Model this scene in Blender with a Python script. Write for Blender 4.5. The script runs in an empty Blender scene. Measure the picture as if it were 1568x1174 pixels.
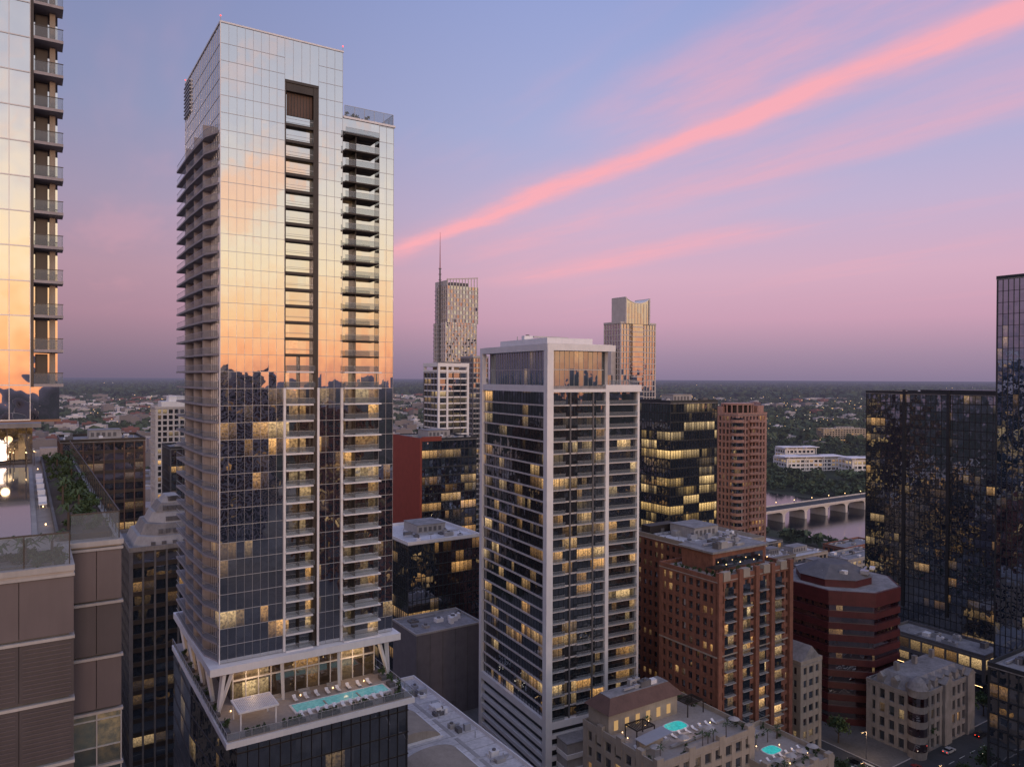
import bpy, math, random
import numpy as np
from statistics import NormalDist
from mathutils import Matrix, Vector
random.seed(7)
RNG = np.random.default_rng(11)
scene = bpy.context.scene
R = math.radians
GA = 33.0
U = (math.cos(R(GA)), math.sin(R(GA))); V = (-math.sin(R(GA)), math.cos(R(GA)))
def g2w(u, v): return (U[0]*u+V[0]*v, U[1]*u+V[1]*v)
def srgb(r, g, b, k=1.0):
    f = lambda c: ((c/255+0.055)/1.055)**2.4 if c/255 > 0.04045 else c/255/12.92
    return (f(r)*k, f(g)*k, f(b)*k, 1)

# ------------------------------------------------------------------ nodes
def mnode(nt, op, a, b=None, c=None, clamp=False):
    n = nt.nodes.new('ShaderNodeMath'); n.operation = op; n.use_clamp = clamp
    for i, v in enumerate((a, b, c)):
        if v is None: continue
        if isinstance(v, (int, float)): n.inputs[i].default_value = v
        else: nt.links.new(v, n.inputs[i])
    return n.outputs[0]
def vnode(nt, op, a, b=None, scale=None):
    n = nt.nodes.new('ShaderNodeVectorMath'); n.operation = op
    for i, v in enumerate((a, b)):
        if v is None: continue
        if isinstance(v, (tuple, list)): n.inputs[i].default_value = v
        else: nt.links.new(v, n.inputs[i])
    if scale is not None:
        if isinstance(scale, (int, float)): n.inputs['Scale'].default_value = scale
        else: nt.links.new(scale, n.inputs['Scale'])
    return n.outputs['Value'] if op in ('LENGTH', 'DOT_PRODUCT') else n.outputs[0]
def maprange(nt, v, a, b, c, d, smooth=False):
    n = nt.nodes.new('ShaderNodeMapRange'); n.clamp = True
    if smooth: n.interpolation_type = 'SMOOTHSTEP'
    nt.links.new(v, n.inputs[0])
    for i, x in enumerate((a, b, c, d)): n.inputs[i+1].default_value = x
    return n.outputs[0]
def mixc(nt, f, a, b, mode='MIX'):
    n = nt.nodes.new('ShaderNodeMix'); n.data_type = 'RGBA'; n.blend_type = mode
    for s, v in ((n.inputs[0], f), (n.inputs[6], a), (n.inputs[7], b)):
        if isinstance(v, (int, float)): s.default_value = v
        elif isinstance(v, (tuple, list)): s.default_value = v
        else: nt.links.new(v, s)
    return n.outputs[2]
def ramp(nt, f, stops):
    n = nt.nodes.new('ShaderNodeValToRGB'); cr = n.color_ramp
    while len(cr.elements) < len(stops): cr.elements.new(0.5)
    for e, (p, c) in zip(cr.elements, stops):
        e.position = p; e.color = c
    nt.links.new(f, n.inputs[0]); return n.outputs[0]
def noise(nt, vec, scale, detail=3, rough=0.55):
    n = nt.nodes.new('ShaderNodeTexNoise'); n.inputs['Scale'].default_value = scale
    n.inputs['Detail'].default_value = detail; n.inputs['Roughness'].default_value = rough
    if vec is not None: nt.links.new(vec, n.inputs['Vector'])
    return n.outputs[0]
def newmat(name):
    m = bpy.data.materials.new(name); m.use_nodes = True
    m.node_tree.nodes.clear()
    o = m.node_tree.nodes.new('ShaderNodeOutputMaterial')
    return m, m.node_tree, o
def painted_haze(nt, sh, D=12500.0, col=srgb(110, 104, 130)):  # aerial haze painted in: flat glowing colour mixed over the surface by distance
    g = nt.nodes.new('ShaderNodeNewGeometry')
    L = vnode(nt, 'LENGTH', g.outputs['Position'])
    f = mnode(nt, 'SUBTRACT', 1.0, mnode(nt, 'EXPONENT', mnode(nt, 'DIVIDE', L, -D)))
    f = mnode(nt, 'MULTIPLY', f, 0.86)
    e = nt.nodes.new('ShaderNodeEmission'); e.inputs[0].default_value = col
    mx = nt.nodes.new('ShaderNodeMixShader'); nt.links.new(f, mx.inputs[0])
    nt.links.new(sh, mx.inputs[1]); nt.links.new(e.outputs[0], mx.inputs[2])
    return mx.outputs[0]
def solid(name, col, rough=0.7, metal=0.0, var=0.25, scale=0.4, haz=False, streak=True):
    m, nt, o = newmat(name)
    tc = nt.nodes.new('ShaderNodeTexCoord')
    n1 = noise(nt, tc.outputs['Object'], scale, 3)
    vec = tc.outputs['Object']
    if streak:
        mp = nt.nodes.new('ShaderNodeMapping'); mp.inputs['Scale'].default_value = (2.2, 2.2, 0.18)
        nt.links.new(vec, mp.inputs[0]); vec = mp.outputs[0]
    n2 = noise(nt, vec, 1.3, 3)
    f = mnode(nt, 'ADD', mnode(nt, 'MULTIPLY', n1, 0.6), mnode(nt, 'MULTIPLY', n2, 0.4))
    k = maprange(nt, f, 0.3, 0.7, 1-var, 1+var)
    c = vnode(nt, 'SCALE', tuple(col[:3]), None, k)
    p = nt.nodes.new('ShaderNodeBsdfPrincipled')
    nt.links.new(c, p.inputs['Base Color']); p.inputs['Roughness'].default_value = rough
    p.inputs['Metallic'].default_value = metal
    s = p.outputs[0]
    if haz: s = painted_haze(nt, s); m.cycles.emission_sampling = 'NONE'
    nt.links.new(s, o.inputs[0]); return m
def emis(name, col, st, sample=False):
    m, nt, o = newmat(name)
    e = nt.nodes.new('ShaderNodeEmission'); e.inputs[0].default_value = (*col[:3], 1); e.inputs[1].default_value = st
    nt.links.new(e.outputs[0], o.inputs[0])
    if not sample: m.cycles.emission_sampling = 'NONE'
    return m
def glass(name, bx, by, fh, z0=0.0, lit=0.08, refl=0.3, tint=(1, 1, 1), dark=(0.019, 0.025, 0.037), tilt=0.012, st=1.0, warm=(1.0, 0.50, 0.15), rough=0.01, wave=0.01, run=2.0, ztop=None):
    m, nt, o = newmat(name)
    lit = min(0.75, lit*1.75)
    tc = nt.nodes.new('ShaderNodeTexCoord'); P = tc.outputs['Object']
    q = vnode(nt, 'ADD', vnode(nt, 'DIVIDE', P, (bx, by, fh)), (0.013, 0.013, -z0/fh+0.001))
    cell = vnode(nt, 'FLOOR', q); fr = vnode(nt, 'FRACTION', q)
    wn = nt.nodes.new('ShaderNodeTexWhiteNoise'); wn.noise_dimensions = '3D'; nt.links.new(cell, wn.inputs['Vector'])
    sh = vnode(nt, 'ADD', vnode(nt, 'MULTIPLY', cell, (1/run, 1/run, 1.0)), (0.17, 0.17, 0.0))
    c2 = vnode(nt, 'FLOOR', sh)
    wr = nt.nodes.new('ShaderNodeTexWhiteNoise'); wr.noise_dimensions = '3D'; nt.links.new(c2, wr.inputs['Vector'])
    cl = noise(nt, cell, 0.19, 1)
    val = mnode(nt, 'ADD', mnode(nt, 'MULTIPLY', wr.outputs[0], 0.82), mnode(nt, 'MULTIPLY', wn.outputs[0], 0.18))
    val = mnode(nt, 'ADD', val, mnode(nt, 'MULTIPLY', mnode(nt, 'SUBTRACT', cl, 0.5), 0.8))
    thr = 0.5+0.26*NormalDist().inv_cdf(1-lit)
    on = maprange(nt, val, thr-0.02, thr+0.24, 0.0, 1.0)
    sx = nt.nodes.new('ShaderNodeSeparateXYZ'); nt.links.new(fr, sx.inputs[0])
    sc = nt.nodes.new('ShaderNodeSeparateXYZ'); nt.links.new(wn.outputs[1], sc.inputs[0])
    sr = nt.nodes.new('ShaderNodeSeparateXYZ'); nt.links.new(wr.outputs[1], sr.inputs[0])
    vz = maprange(nt, sx.outputs[2], 0.1, 1.0, 0.22, 1.15)
    fn = noise(nt, P, 2.2, 3, 0.7); fn = maprange(nt, fn, 0.36, 0.64, 0.25, 1.3)
    br = mnode(nt, 'ADD', 0.25, mnode(nt, 'ADD', mnode(nt, 'MULTIPLY', mnode(nt, 'MULTIPLY', sr.outputs[1], sr.outputs[1]), 0.75), mnode(nt, 'MULTIPLY', sc.outputs[1], 0.25)))
    es = mnode(nt, 'MULTIPLY', mnode(nt, 'MULTIPLY', on, vz), mnode(nt, 'MULTIPLY', mnode(nt, 'MULTIPLY', fn, br), st*1.45))
    if ztop is not None:
        sz = nt.nodes.new('ShaderNodeSeparateXYZ'); nt.links.new(P, sz.inputs[0])
        es = mnode(nt, 'MULTIPLY', es, maprange(nt, sz.outputs[2], ztop-8, ztop+8, 1.0, 0.08))
    ec = mixc(nt, sr.outputs[2], (*warm, 1), (1.0, 0.70, 0.34, 1))
    e = nt.nodes.new('ShaderNodeEmission'); nt.links.new(ec, e.inputs[0]); nt.links.new(es, e.inputs[1])
    df = nt.nodes.new('ShaderNodeBsdfDiffuse')
    bl = mnode(nt, 'MULTIPLY', mnode(nt, 'GREATER_THAN', sr.outputs[0], 0.74), mnode(nt, 'GREATER_THAN', sx.outputs[2], 0.35))
    dc = mixc(nt, bl, (*dark, 1), (dark[0]*2+0.012, dark[1]*2+0.012, dark[2]*2+0.012, 1)); nt.links.new(dc, df.inputs[0])
    ad = nt.nodes.new('ShaderNodeAddShader'); nt.links.new(e.outputs[0], ad.inputs[0]); nt.links.new(df.outputs[0], ad.inputs[1])
    gl = nt.nodes.new('ShaderNodeBsdfGlossy'); gl.inputs[0].default_value = (*tint, 1); gl.inputs['Roughness'].default_value = rough
    ge = nt.nodes.new('ShaderNodeNewGeometry')
    jit = vnode(nt, 'SCALE', vnode(nt, 'SUBTRACT', wn.outputs[1], (0.5, 0.5, 0.5)), None, tilt*2)
    nw = nt.nodes.new('ShaderNodeTexNoise'); nw.inputs['Scale'].default_value = 0.6; nw.inputs['Detail'].default_value = 1; nt.links.new(P, nw.inputs['Vector'])
    wv = vnode(nt, 'SCALE', vnode(nt, 'SUBTRACT', nw.outputs[1], (0.5, 0.5, 0.5)), None, wave*2)
    nn = vnode(nt, 'NORMALIZE', vnode(nt, 'ADD', vnode(nt, 'ADD', ge.outputs['Normal'], jit), wv))
    nt.links.new(nn, gl.inputs['Normal'])
    fs = nt.nodes.new('ShaderNodeFresnel'); fs.inputs[0].default_value = 1.5
    fac = mnode(nt, 'ADD', refl, mnode(nt, 'MULTIPLY', fs.outputs[0], 1-refl), clamp=True)
    mx = nt.nodes.new('ShaderNodeMixShader'); nt.links.new(fac, mx.inputs[0])
    nt.links.new(ad.outputs[0], mx.inputs[1]); nt.links.new(gl.outputs[0], mx.inputs[2])
    nt.links.new(mx.outputs[0], o.inputs[0]); m.cycles.emission_sampling = 'NONE'
    return m
def railglass(name):
    m, nt, o = newmat(name)
    t = nt.nodes.new('ShaderNodeBsdfTransparent'); t.inputs[0].default_value = (0.9, 0.93, 0.94, 1)
    p = nt.nodes.new('ShaderNodeBsdfPrincipled'); p.inputs['Base Color'].default_value = (0.3, 0.31, 0.34, 1); p.inputs['Roughness'].default_value = 0.04
    mx = nt.nodes.new('ShaderNodeMixShader'); mx.inputs[0].default_value = 0.22
    nt.links.new(t.outputs[0], mx.inputs[1]); nt.links.new(p.outputs[0], mx.inputs[2]); nt.links.new(mx.outputs[0], o.inputs[0])
    return m
def watermat(name, col, emit=None, st=0.0, rough=0.05, bump=0.15, scale=2.0):
    m, nt, o = newmat(name)
    p = nt.nodes.new('ShaderNodeBsdfPrincipled'); p.inputs['Base Color'].default_value = (*col, 1); p.inputs['Roughness'].default_value = rough
    tc = nt.nodes.new('ShaderNodeTexCoord'); nz = noise(nt, tc.outputs['Object'], scale, 3)
    b = nt.nodes.new('ShaderNodeBump'); b.inputs['Strength'].default_value = bump; nt.links.new(nz, b.inputs['Height']); nt.links.new(b.outputs[0], p.inputs['Normal'])
    if emit:
        k = maprange(nt, nz, 0.3, 0.7, 0.6, 1.4)
        p.inputs['Emission Color'].default_value = (*emit, 1); nt.links.new(mnode(nt, 'MULTIPLY', k, st), p.inputs['Emission Strength'])
        m.cycles.emission_sampling = 'NONE'
    nt.links.new(p.outputs[0], o.inputs[0]); return m

# ------------------------------------------------------------------ materials
WHITE = solid('white_paint', (0.76, 0.72, 0.72), 0.5, var=0.08)
CONC = solid('concrete', (0.36, 0.33, 0.32), 0.85, var=0.2)
CONCD = solid('dark_concrete', (0.13, 0.12, 0.125), 0.85, var=0.25)
SLABM = solid('balcony_slab', (0.34, 0.30, 0.31), 0.8, var=0.2)
BRONZE = solid('bronze_metal', (0.045, 0.035, 0.032), 0.45, 0.3, var=0.2)
ALU = solid('aluminium', (0.42, 0.41, 0.43), 0.4, 0.4, var=0.1)
BLACKM = solid('black_frame', (0.024, 0.026, 0.032), 0.5, var=0.2)
BRICK = solid('brown_brick', (0.215, 0.088, 0.058), 0.9, var=0.3, scale=0.8)
BRICKP = solid('pink_brick', (0.50, 0.27, 0.21), 0.9, var=0.2, scale=0.8)
REDP = solid('red_panel', (0.30, 0.055, 0.035), 0.6, var=0.15)
REDD = solid('dark_red_granite', (0.08, 0.017, 0.019), 0.5, var=0.25)
TAN = solid('tan_stone', (0.34, 0.28, 0.23), 0.85, var=0.2)
PALE = solid('pale_precast', (0.55, 0.49, 0.47), 0.8, var=0.12)
STONE = solid('grey_limestone', (0.24, 0.215, 0.205), 0.9, var=0.3)
ROOFW = solid('white_membrane_roof', (0.60, 0.56, 0.56), 0.9, var=0.35, scale=0.12, streak=False)
ROOFG = solid('gravel_roof', (0.25, 0.23, 0.23), 0.95, var=0.4, scale=0.3, streak=False)
ROOFB = solid('brown_roof_tile', (0.13, 0.07, 0.055), 0.8, var=0.25)
PANEL = solid('mauve_metal_panel', (0.115, 0.095, 0.105), 0.45, 0.25, var=0.12)
PANEL2 = solid('mauve_metal_panel_dark', (0.07, 0.06, 0.068), 0.5, 0.2, var=0.15)
WOOD = solid('wood_cladding', (0.22, 0.11, 0.06), 0.6, var=0.25)
WOODD = solid('dark_wood_panel', (0.10, 0.055, 0.04), 0.6, var=0.3)
PAVER = solid('deck_paver', (0.34, 0.29, 0.26), 0.85, var=0.15, scale=1.2, streak=False)
ASPH = solid('asphalt', (0.05, 0.05, 0.053), 0.9, var=0.3, scale=0.15, streak=False)
SIDEW = solid('sidewalk_concrete', (0.12, 0.112, 0.108), 0.9, var=0.4, scale=0.1, streak=False)
MARK = solid('road_marking', (0.6, 0.58, 0.52), 0.8, var=0.15, streak=False)
LEAF = solid('foliage', (0.05, 0.078, 0.03), 0.8, var=0.6, scale=0.9, streak=False)
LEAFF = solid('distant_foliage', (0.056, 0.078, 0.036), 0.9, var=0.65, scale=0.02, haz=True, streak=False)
BARK = solid('bark', (0.09, 0.065, 0.05), 0.95)
RAIL = railglass('rail_glass')
LAMP = emis('warm_lamp', (1.0, 0.62, 0.28), 5.0)
LAMPW = emis('white_lamp', (1.0, 0.88, 0.7), 5.0)
REDL = emis('red_lamp', (1.0, 0.06, 0.03), 4.0)
GLOW = emis('lit_interior_panel', (1.0, 0.60, 0.26), 0.5)
POOL = watermat('pool_water', (0.06, 0.25, 0.28), (0.22, 0.54, 0.56), 0.30, bump=0.1)
POOLT = watermat('turquoise_pool_water', (0.03, 0.3, 0.32), (0.05, 0.60, 0.54), 0.52, bump=0.1)
POOLD = watermat('still_pool_water', (0.16, 0.17, 0.18), None, bump=0.10, scale=1.2)
RIVER = watermat('river_water', (0.02, 0.025, 0.03), None, bump=0.6, scale=0.25, rough=0.15)

# ------------------------------------------------------------------ builder
BOXF = [(0, 3, 2, 1), (4, 5, 6, 7), (0, 1, 5, 4), (1, 2, 6, 5), (2, 3, 7, 6), (3, 0, 4, 7)]
class Bld:
    def __init__(s, name, loc=(0, 0, 0), ang=GA):
        s.name = name; s.loc = loc; s.ang = ang; s.parts = {}
    def add(s, part, mat, verts, faces):
        k = (part, mat.name)
        if k not in s.parts: s.parts[k] = ([], [], mat)
        v, f, _ = s.parts[k]; o = len(v); v.extend(verts); f.extend([tuple(i+o for i in q) for q in faces])
    def box(s, part, mat, x0, y0, z0, x1, y1, z1):
        s.add(part, mat, [(x0, y0, z0), (x1, y0, z0), (x1, y1, z0), (x0, y1, z0), (x0, y0, z1), (x1, y0, z1), (x1, y1, z1), (x0, y1, z1)], BOXF)
    def prism(s, part, mat, pts, z0, z1, top=None):
        n = len(pts); top = top or pts
        v = [(x, y, z0) for x, y in pts]+[(x, y, z1) for x, y in top]
        f = [tuple(range(n-1, -1, -1)), tuple(range(n, 2*n))]+[(i, (i+1) % n, n+(i+1) % n, n+i) for i in range(n)]
        s.add(part, mat, v, f)
    def prism_y(s, part, mat, pts, y0, y1):
        n = len(pts); v = [(x, y0, z) for x, z in pts]+[(x, y1, z) for x, z in pts]
        f = [tuple(range(n)), tuple(range(2*n-1, n-1, -1))]+[(i, n+i, n+(i+1) % n, (i+1) % n) for i in range(n)]
        s.add(part, mat, v, f)
    def prism_x(s, part, mat, pts, x0, x1):
        n = len(pts); v = [(x0, y, z) for y, z in pts]+[(x1, y, z) for y, z in pts]
        f = [tuple(range(n)), tuple(range(2*n-1, n-1, -1))]+[(i, n+i, n+(i+1) % n, (i+1) % n) for i in range(n)]
        s.add(part, mat, v, f)
    def cyl(s, part, mat, x, y, z0, z1, r, n=12, r2=None, a0=0.0):
        r2 = r if r2 is None else r2
        c = [(math.cos(a0+2*math.pi*i/n), math.sin(a0+2*math.pi*i/n)) for i in range(n)]
        s.prism(part, mat, [(x+r*a, y+r*b) for a, b in c], z0, z1, [(x+r2*a, y+r2*b) for a, b in c])
    def beam(s, part, mat, p, q, w, w2=None):
        w2 = w2 or w
        p = Vector(p); q = Vector(q); d = (q-p).normalized()
        a = d.cross(Vector((0, 0, 1)));
        if a.length < 1e-3: a = Vector((1, 0, 0))
        a.normalize(); c = d.cross(a)
        vs = [tuple(p+a*i*w/2+c*j*w/2) for i, j in ((-1, -1), (1, -1), (1, 1), (-1, 1))]+[tuple(q+a*i*w2/2+c*j*w2/2) for i, j in ((-1, -1), (1, -1), (1, 1), (-1, 1))]
        s.add(part, mat, vs, BOXF)
    def ring(s, part, mat, x0, y0, x1, y1, z0, z1, t):
        s.box(part, mat, x0, y0, z0, x1, y0+t, z1); s.box(part, mat, x0, y1-t, z0, x1, y1, z1)
        s.box(part, mat, x0, y0+t, z0, x0+t, y1-t, z1); s.box(part, mat, x1-t, y0+t, z0, x1, y1-t, z1)
    def finish(s):
        e = bpy.data.objects.new(s.name, None); e.location = s.loc; e.rotation_euler = (0, 0, R(s.ang)); e.empty_display_size = 1
        scene.collection.objects.link(e)
        for (part, _), (v, f, mat) in s.parts.items():
            me = bpy.data.meshes.new(part); me.from_pydata(v, [], f); me.materials.append(mat); me.update()
            o = bpy.data.objects.new(part, me); o.parent = e; scene.collection.objects.link(o)
        return e
    def merged(s):
        me = bpy.data.meshes.new(s.name); V_, F_, I_ = [], [], []
        for k, (v, f, mat) in s.parts.items():
            o = len(V_); V_ += v; F_ += [tuple(i+o for i in q) for q in f]; I_ += [len(me.materials)]*len(f); me.materials.append(mat)
        me.from_pydata(V_, [], F_); me.polygons.foreach_set('material_index', I_); me.update(); return me
def put(me, name, loc, rz=0.0, sc=1.0):
    o = bpy.data.objects.new(name, me); o.location = loc; o.rotation_euler = (0, 0, rz); o.scale = (sc, sc, sc)
    scene.collection.objects.link(o); return o
def quads_obj(name, verts, mat, parent=None):
    n = len(verts)//4; me = bpy.data.meshes.new(name)
    me.vertices.add(n*4); me.vertices.foreach_set('co', np.asarray(verts, dtype=np.float32).ravel())
    me.loops.add(n*4); me.loops.foreach_set('vertex_index', np.arange(n*4, dtype=np.int32))
    me.polygons.add(n); me.polygons.foreach_set('loop_start', np.arange(0, n*4, 4, dtype=np.int32))
    me.polygons.foreach_set('loop_total', np.full(n, 4, dtype=np.int32))
    me.materials.append(mat); me.update(calc_edges=True); me.validate()
    o = bpy.data.objects.new(name, me); scene.collection.objects.link(o)
    if parent: o.parent = parent
    return o
def clutter(b, x0, y0, x1, y1, z, n, seed):
    r = random.Random(seed)
    for i in range(n):
        w = r.uniform(0.9, 3.2); d = r.uniform(0.9, 2.6); h = r.uniform(0.6, 2.0)
        if x1-x0 < w+1 or y1-y0 < d+1: continue
        x = r.uniform(x0, x1-w); y = r.uniform(y0, y1-d)
        m = r.choice([ALU, CONC, CONCD, WHITE])
        b.box('rooftop_unit', m, x, y, z+0.02*i*0.1, x+w, y+d, z+h)
        if r.random() < 0.6: b.cyl('rooftop_fan', CONCD, x+w/2, y+d/2, z+h, z+h+0.35, min(w, d)*0.32, 10)
    for i in range(n//3):
        x = r.uniform(x0, x1); y = r.uniform(y0, y1); b.cyl('vent_pipe', ALU, x, y, z, z+r.uniform(0.6, 1.6), 0.15, 6)
    for i in range(max(1, n//6)):
        y = r.uniform(y0, y1); b.box('roof_duct', ALU, x0+(x1-x0)*r.uniform(0, .3), y, z+0.35, x1-(x1-x0)*r.uniform(0, .4), y+0.5, z+0.8)
def block(name, loc, w, d, z1, fh=3.5, bay=3.0, pier=None, slab=None, pw=0.5, sh=0.8, dep=0.25, z0=0.0, ang=GA, roof=None, nclut=8, seed=1, parapet=1.0, gl=None, pent=True, slabtop=None):
    b = Bld(name, (loc[0], loc[1], 0), ang)
    roof = roof or ROOFG; pier = pier or CONC; slab = slab or pier
    nx = max(1, round(w/bay)); ny = max(1, round(d/bay)); nf = max(1, round((z1-z0)/fh)); f = (z1-z0)/nf
    G = glass(name+'_window_glass', w/nx, d/ny, f, z0, **(gl or {}))
    b.box('windows', G, 0, 0, z0, w, d, z1)
    if sh > 0:
        for k in range(nf+1):
            z = z0+k*f
            b.box('spandrels', slab, -dep, -dep, z-sh/2 if k else z, w+dep, d+dep, z+sh/2 if k < nf else z-0.02)
    if pw > 0:
        D = dep+0.05; h = pw/2
        for i in range(1, nx):
            x = i*w/nx
            b.box('piers', pier, x-h, -D, z0, x+h, 0.1, z1-0.03); b.box('piers', pier, x-h, d-0.1, z0, x+h, d+D, z1-0.03)
        for i in range(1, ny):
            y = i*d/ny
            b.box('piers', pier, -D, y-h, z0, 0.1, y+h, z1-0.03); b.box('piers', pier, w-0.1, y-h, z0, w+D, y+h, z1-0.03)
        for cx in (-D, w+D-pw-D):
            for cy in (-D, d+D-pw-D): b.box('corner_piers', pier, cx, cy, z0, cx+pw+D, cy+pw+D, z1-0.03)
    D = dep+0.12
    b.box('roof', roof, -D, -D, z1-0.01, w+D, d+D, z1+0.25)
    b.ring('parapet', slabtop or slab, -D-0.02, -D-0.02, w+D+0.02, d+D+0.02, z1+0.25, z1+0.25+parapet, 0.35)
    if pent and w > 10 and d > 10:
        b.box('mechanical_penthouse', CONC, w*0.35, d*0.4, z1+0.25, w*0.75, d*0.75, z1+3.6)
        b.box('penthouse_roof', ROOFG, w*0.35-0.2, d*0.4-0.2, z1+3.6, w*0.75+0.2, d*0.75+0.2, z1+3.8)
        for i in range(5): b.box('penthouse_louvres', CONCD, w*0.37+i*w*0.07, d*0.4-0.05, z1+1.2, w*0.41+i*w*0.07, d*0.4, z1+2.8)
    clutter(b, 1, 1, w-1, d-1, z1+0.25, nclut, seed)
    return b
def railing(b, x0, y0, x1, y1, z, h=1.1):
    if abs(x1-x0) > abs(y1-y0):
        b.box('rail_panels', RAIL, x0, y0-0.02, z+0.08, x1, y0+0.02, z+h-0.05); b.box('handrail', ALU, x0, y0-0.04, z+h-0.05, x1, y0+0.04, z+h+0.02)
        n = max(1, int(abs(x1-x0)/2)); s = (x1-x0)/n
        for i in range(n+1): b.box('rail_posts', ALU, x0+i*s-0.03, y0-0.05, z, x0+i*s+0.03, y0+0.05, z+h-0.05)
    else:
        b.box('rail_panels', RAIL, x0-0.02, y0, z+0.08, x0+0.02, y1, z+h-0.05); b.box('handrail', ALU, x0-0.04, y0, z+h-0.05, x0+0.04, y1, z+h+0.02)
        n = max(1, int(abs(y1-y0)/2)); s = (y1-y0)/n
        for i in range(n+1): b.box('rail_posts', ALU, x0-0.05, y0+i*s-0.03, z, x0+0.05, y0+i*s+0.03, z+h-0.05)
def leafset(n, cx, cy, cz, rx, ry, rz, size, rng, nclump=9):
    cl = rng.normal(size=(nclump, 3)); cl /= np.linalg.norm(cl, axis=1, keepdims=True)+1e-6
    cl *= rng.uniform(0.25, 0.8, (nclump, 1))
    idx = rng.integers(0, nclump, n)
    c = cl[idx]+rng.normal(scale=0.2, size=(n, 3)); c = c*[rx, ry, rz]+[cx, cy, cz]
    a = rng.normal(size=(n, 3)); a /= np.linalg.norm(a, axis=1, keepdims=True); t = rng.normal(size=(n, 3)); bb = np.cross(a, t); bb /= np.linalg.norm(bb, axis=1, keepdims=True)+1e-9
    s = size*rng.uniform(0.6, 1.4, (n, 1)); a = a*s; bb = bb*s*0.7
    return np.stack([c-a-bb, c+a-bb, c+a+bb, c-a+bb], axis=1).reshape(-1, 3)
def leaves_to(b, part, mat, V_):
    b.add(part, mat, [tuple(x) for x in V_.tolist()], [(i, i+1, i+2, i+3) for i in range(0, len(V_), 4)])
def shrub(b, x, y, z, r, h, n=60, s=0.16):
    V_ = leafset(n, x, y, z+h*0.5, r, r, h*0.55, s, RNG, 6); leaves_to(b, 'planting', LEAF, V_)
def palm(b, x, y, z, h, rr):
    b.cyl('palm_trunks', BARK, x, y, z, z+h, 0.11, 6, 0.07)
    for i in range(13):
        a = i*2.4+rr.random(); L = rr.uniform(0.9, 1.5); dx, dy = math.cos(a), math.sin(a); up = rr.uniform(0.1, 0.8); w = 0.14
        p0 = (x, y, z+h); p1 = (x+dx*L*.5, y+dy*L*.5, z+h+up); p2 = (x+dx*L, y+dy*L, z+h+up*0.4-0.15); nx, ny = -dy*w, dx*w
        b.add('palm_fronds', LEAF, [(p0[0], p0[1], p0[2]), (p1[0]+nx, p1[1]+ny, p1[2]-.05), (p1[0]-nx, p1[1]-ny, p1[2]-.05), p2], [(0, 1, 2), (1, 3, 2)])
def lounger(b, x, y, z, flip=1):
    b.box('lounge_chairs', WHITE, x, y, z+0.28, x+0.65, y+1.3, z+0.38)
    b.prism_x('lounge_chairs', WHITE, [(y+1.3, z+0.28), (y+1.9, z+0.7), (y+1.86, z+0.8), (y+1.3, z+0.38)], x, x+0.65)
    for a, c in ((0.05, 0.1), (0.55, 0.1), (0.05, 1.2), (0.55, 1.2)): b.box('lounge_chair_legs', ALU, x+a, y+c, z, x+a+0.05, y+c+0.05, z+0.28)

# ================================================================== MAIN TOWER
CX, CY = -52.5, 135.0
b = Bld('tall_glass_residential_tower', (CX, CY, 0), GA)
FH = 3.1; Z0 = 58.3; NF = 37
GM = glass('tower_window_glass', 11.5/8, 35/20, FH, Z0, lit=0.065, refl=0.55, tint=(1.0, 0.98, 0.97), dark=(0.022, 0.027, 0.04), tilt=0.005, st=2.0, wave=0.009, ztop=106)
GS = glass('tower_recess_glass', 1.6, 1.6, FH, Z0, lit=0.18, refl=0.50, dark=(0.035, 0.035, 0.035), tilt=0.006, st=1.5, ztop=112)
ZT = 173.5; ZR = 160.8; RD = 1.15
b.box('glass_facade', GM, 0, 0, Z0, 11.5, 35, ZT)
b.box('recess_glass', GS, 11.5, RD, Z0, 18, 35, 165.7)
b.box('glass_facade', GM, 11.5, 0, 165.7, 18, 35, ZT)
b.box('glass_facade', GM, 18, 0, Z0, 22.8, 35, ZT)
b.box('recess_glass', GS, 22.8, RD, Z0, 30.5, 33, ZR-2.6)
b.box('glass_facade', GM, 30.5, 0, Z0, 33.6, 33, ZR)
b.box('recess_glass', GS, 22.8, 0, ZR-2.6, 30.5, 33, ZR)
b.box('crown_loggia_wall', WOODD, 12.2, RD-0.15, 159.6, 17.3, RD-0.01, 165.6)
for i in range(9): b.box('crown_loggia_battens', BRONZE, 12.4+i*0.58, RD-0.22, 159.6, 12.5+i*0.58, RD-0.15, 165.5)
b.box('crown_loggia_beam', BRONZE, 11.8, 0.1, 163.9, 17.0, RD-0.2, 165.4)
b.box('crown_loggia_ceiling', BRONZE, 11.5, -0.1, 165.4, 18, RD-0.05, 165.9)
b.box('recess_side_wall', BRONZE, 17.0, 0.02, Z0, 17.99, RD, 165.4)
b.box('recess_side_wall', BRONZE, 11.51, 0.02, Z0, 11.75, RD, 165.4)
for k in range(1, NF+1):
    z = Z0+k*FH
    if z < ZT-0.5:
        b.box('floor_joints', ALU, -0.05, -0.05, z-0.04, 11.45, 35.05, z+0.04)
        b.box('floor_joints', ALU, 18.05, -0.05, z-0.04, 22.85, 35.05, z+0.04)
    if z < ZR: b.box('floor_joints', ALU, 30.55, -0.05, z-0.04, 33.65, 33.05, z+0.04)
for i in range(0, 9): b.box('mullions', ALU, i*11.5/8-0.02, -0.06, Z0, i*11.5/8+0.02, 0.02, ZT)
for i in range(1, 4): b.box('mullions', ALU, 11.5+i*1.6-0.02, -0.06, 165.9, 11.5+i*1.6+0.02, 0.02, ZT)
for i in range(0, 4): b.box('mullions', ALU, 18+i*1.6-0.02, -0.06, Z0, 18+i*1.6+0.02, 0.02, ZT)
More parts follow.
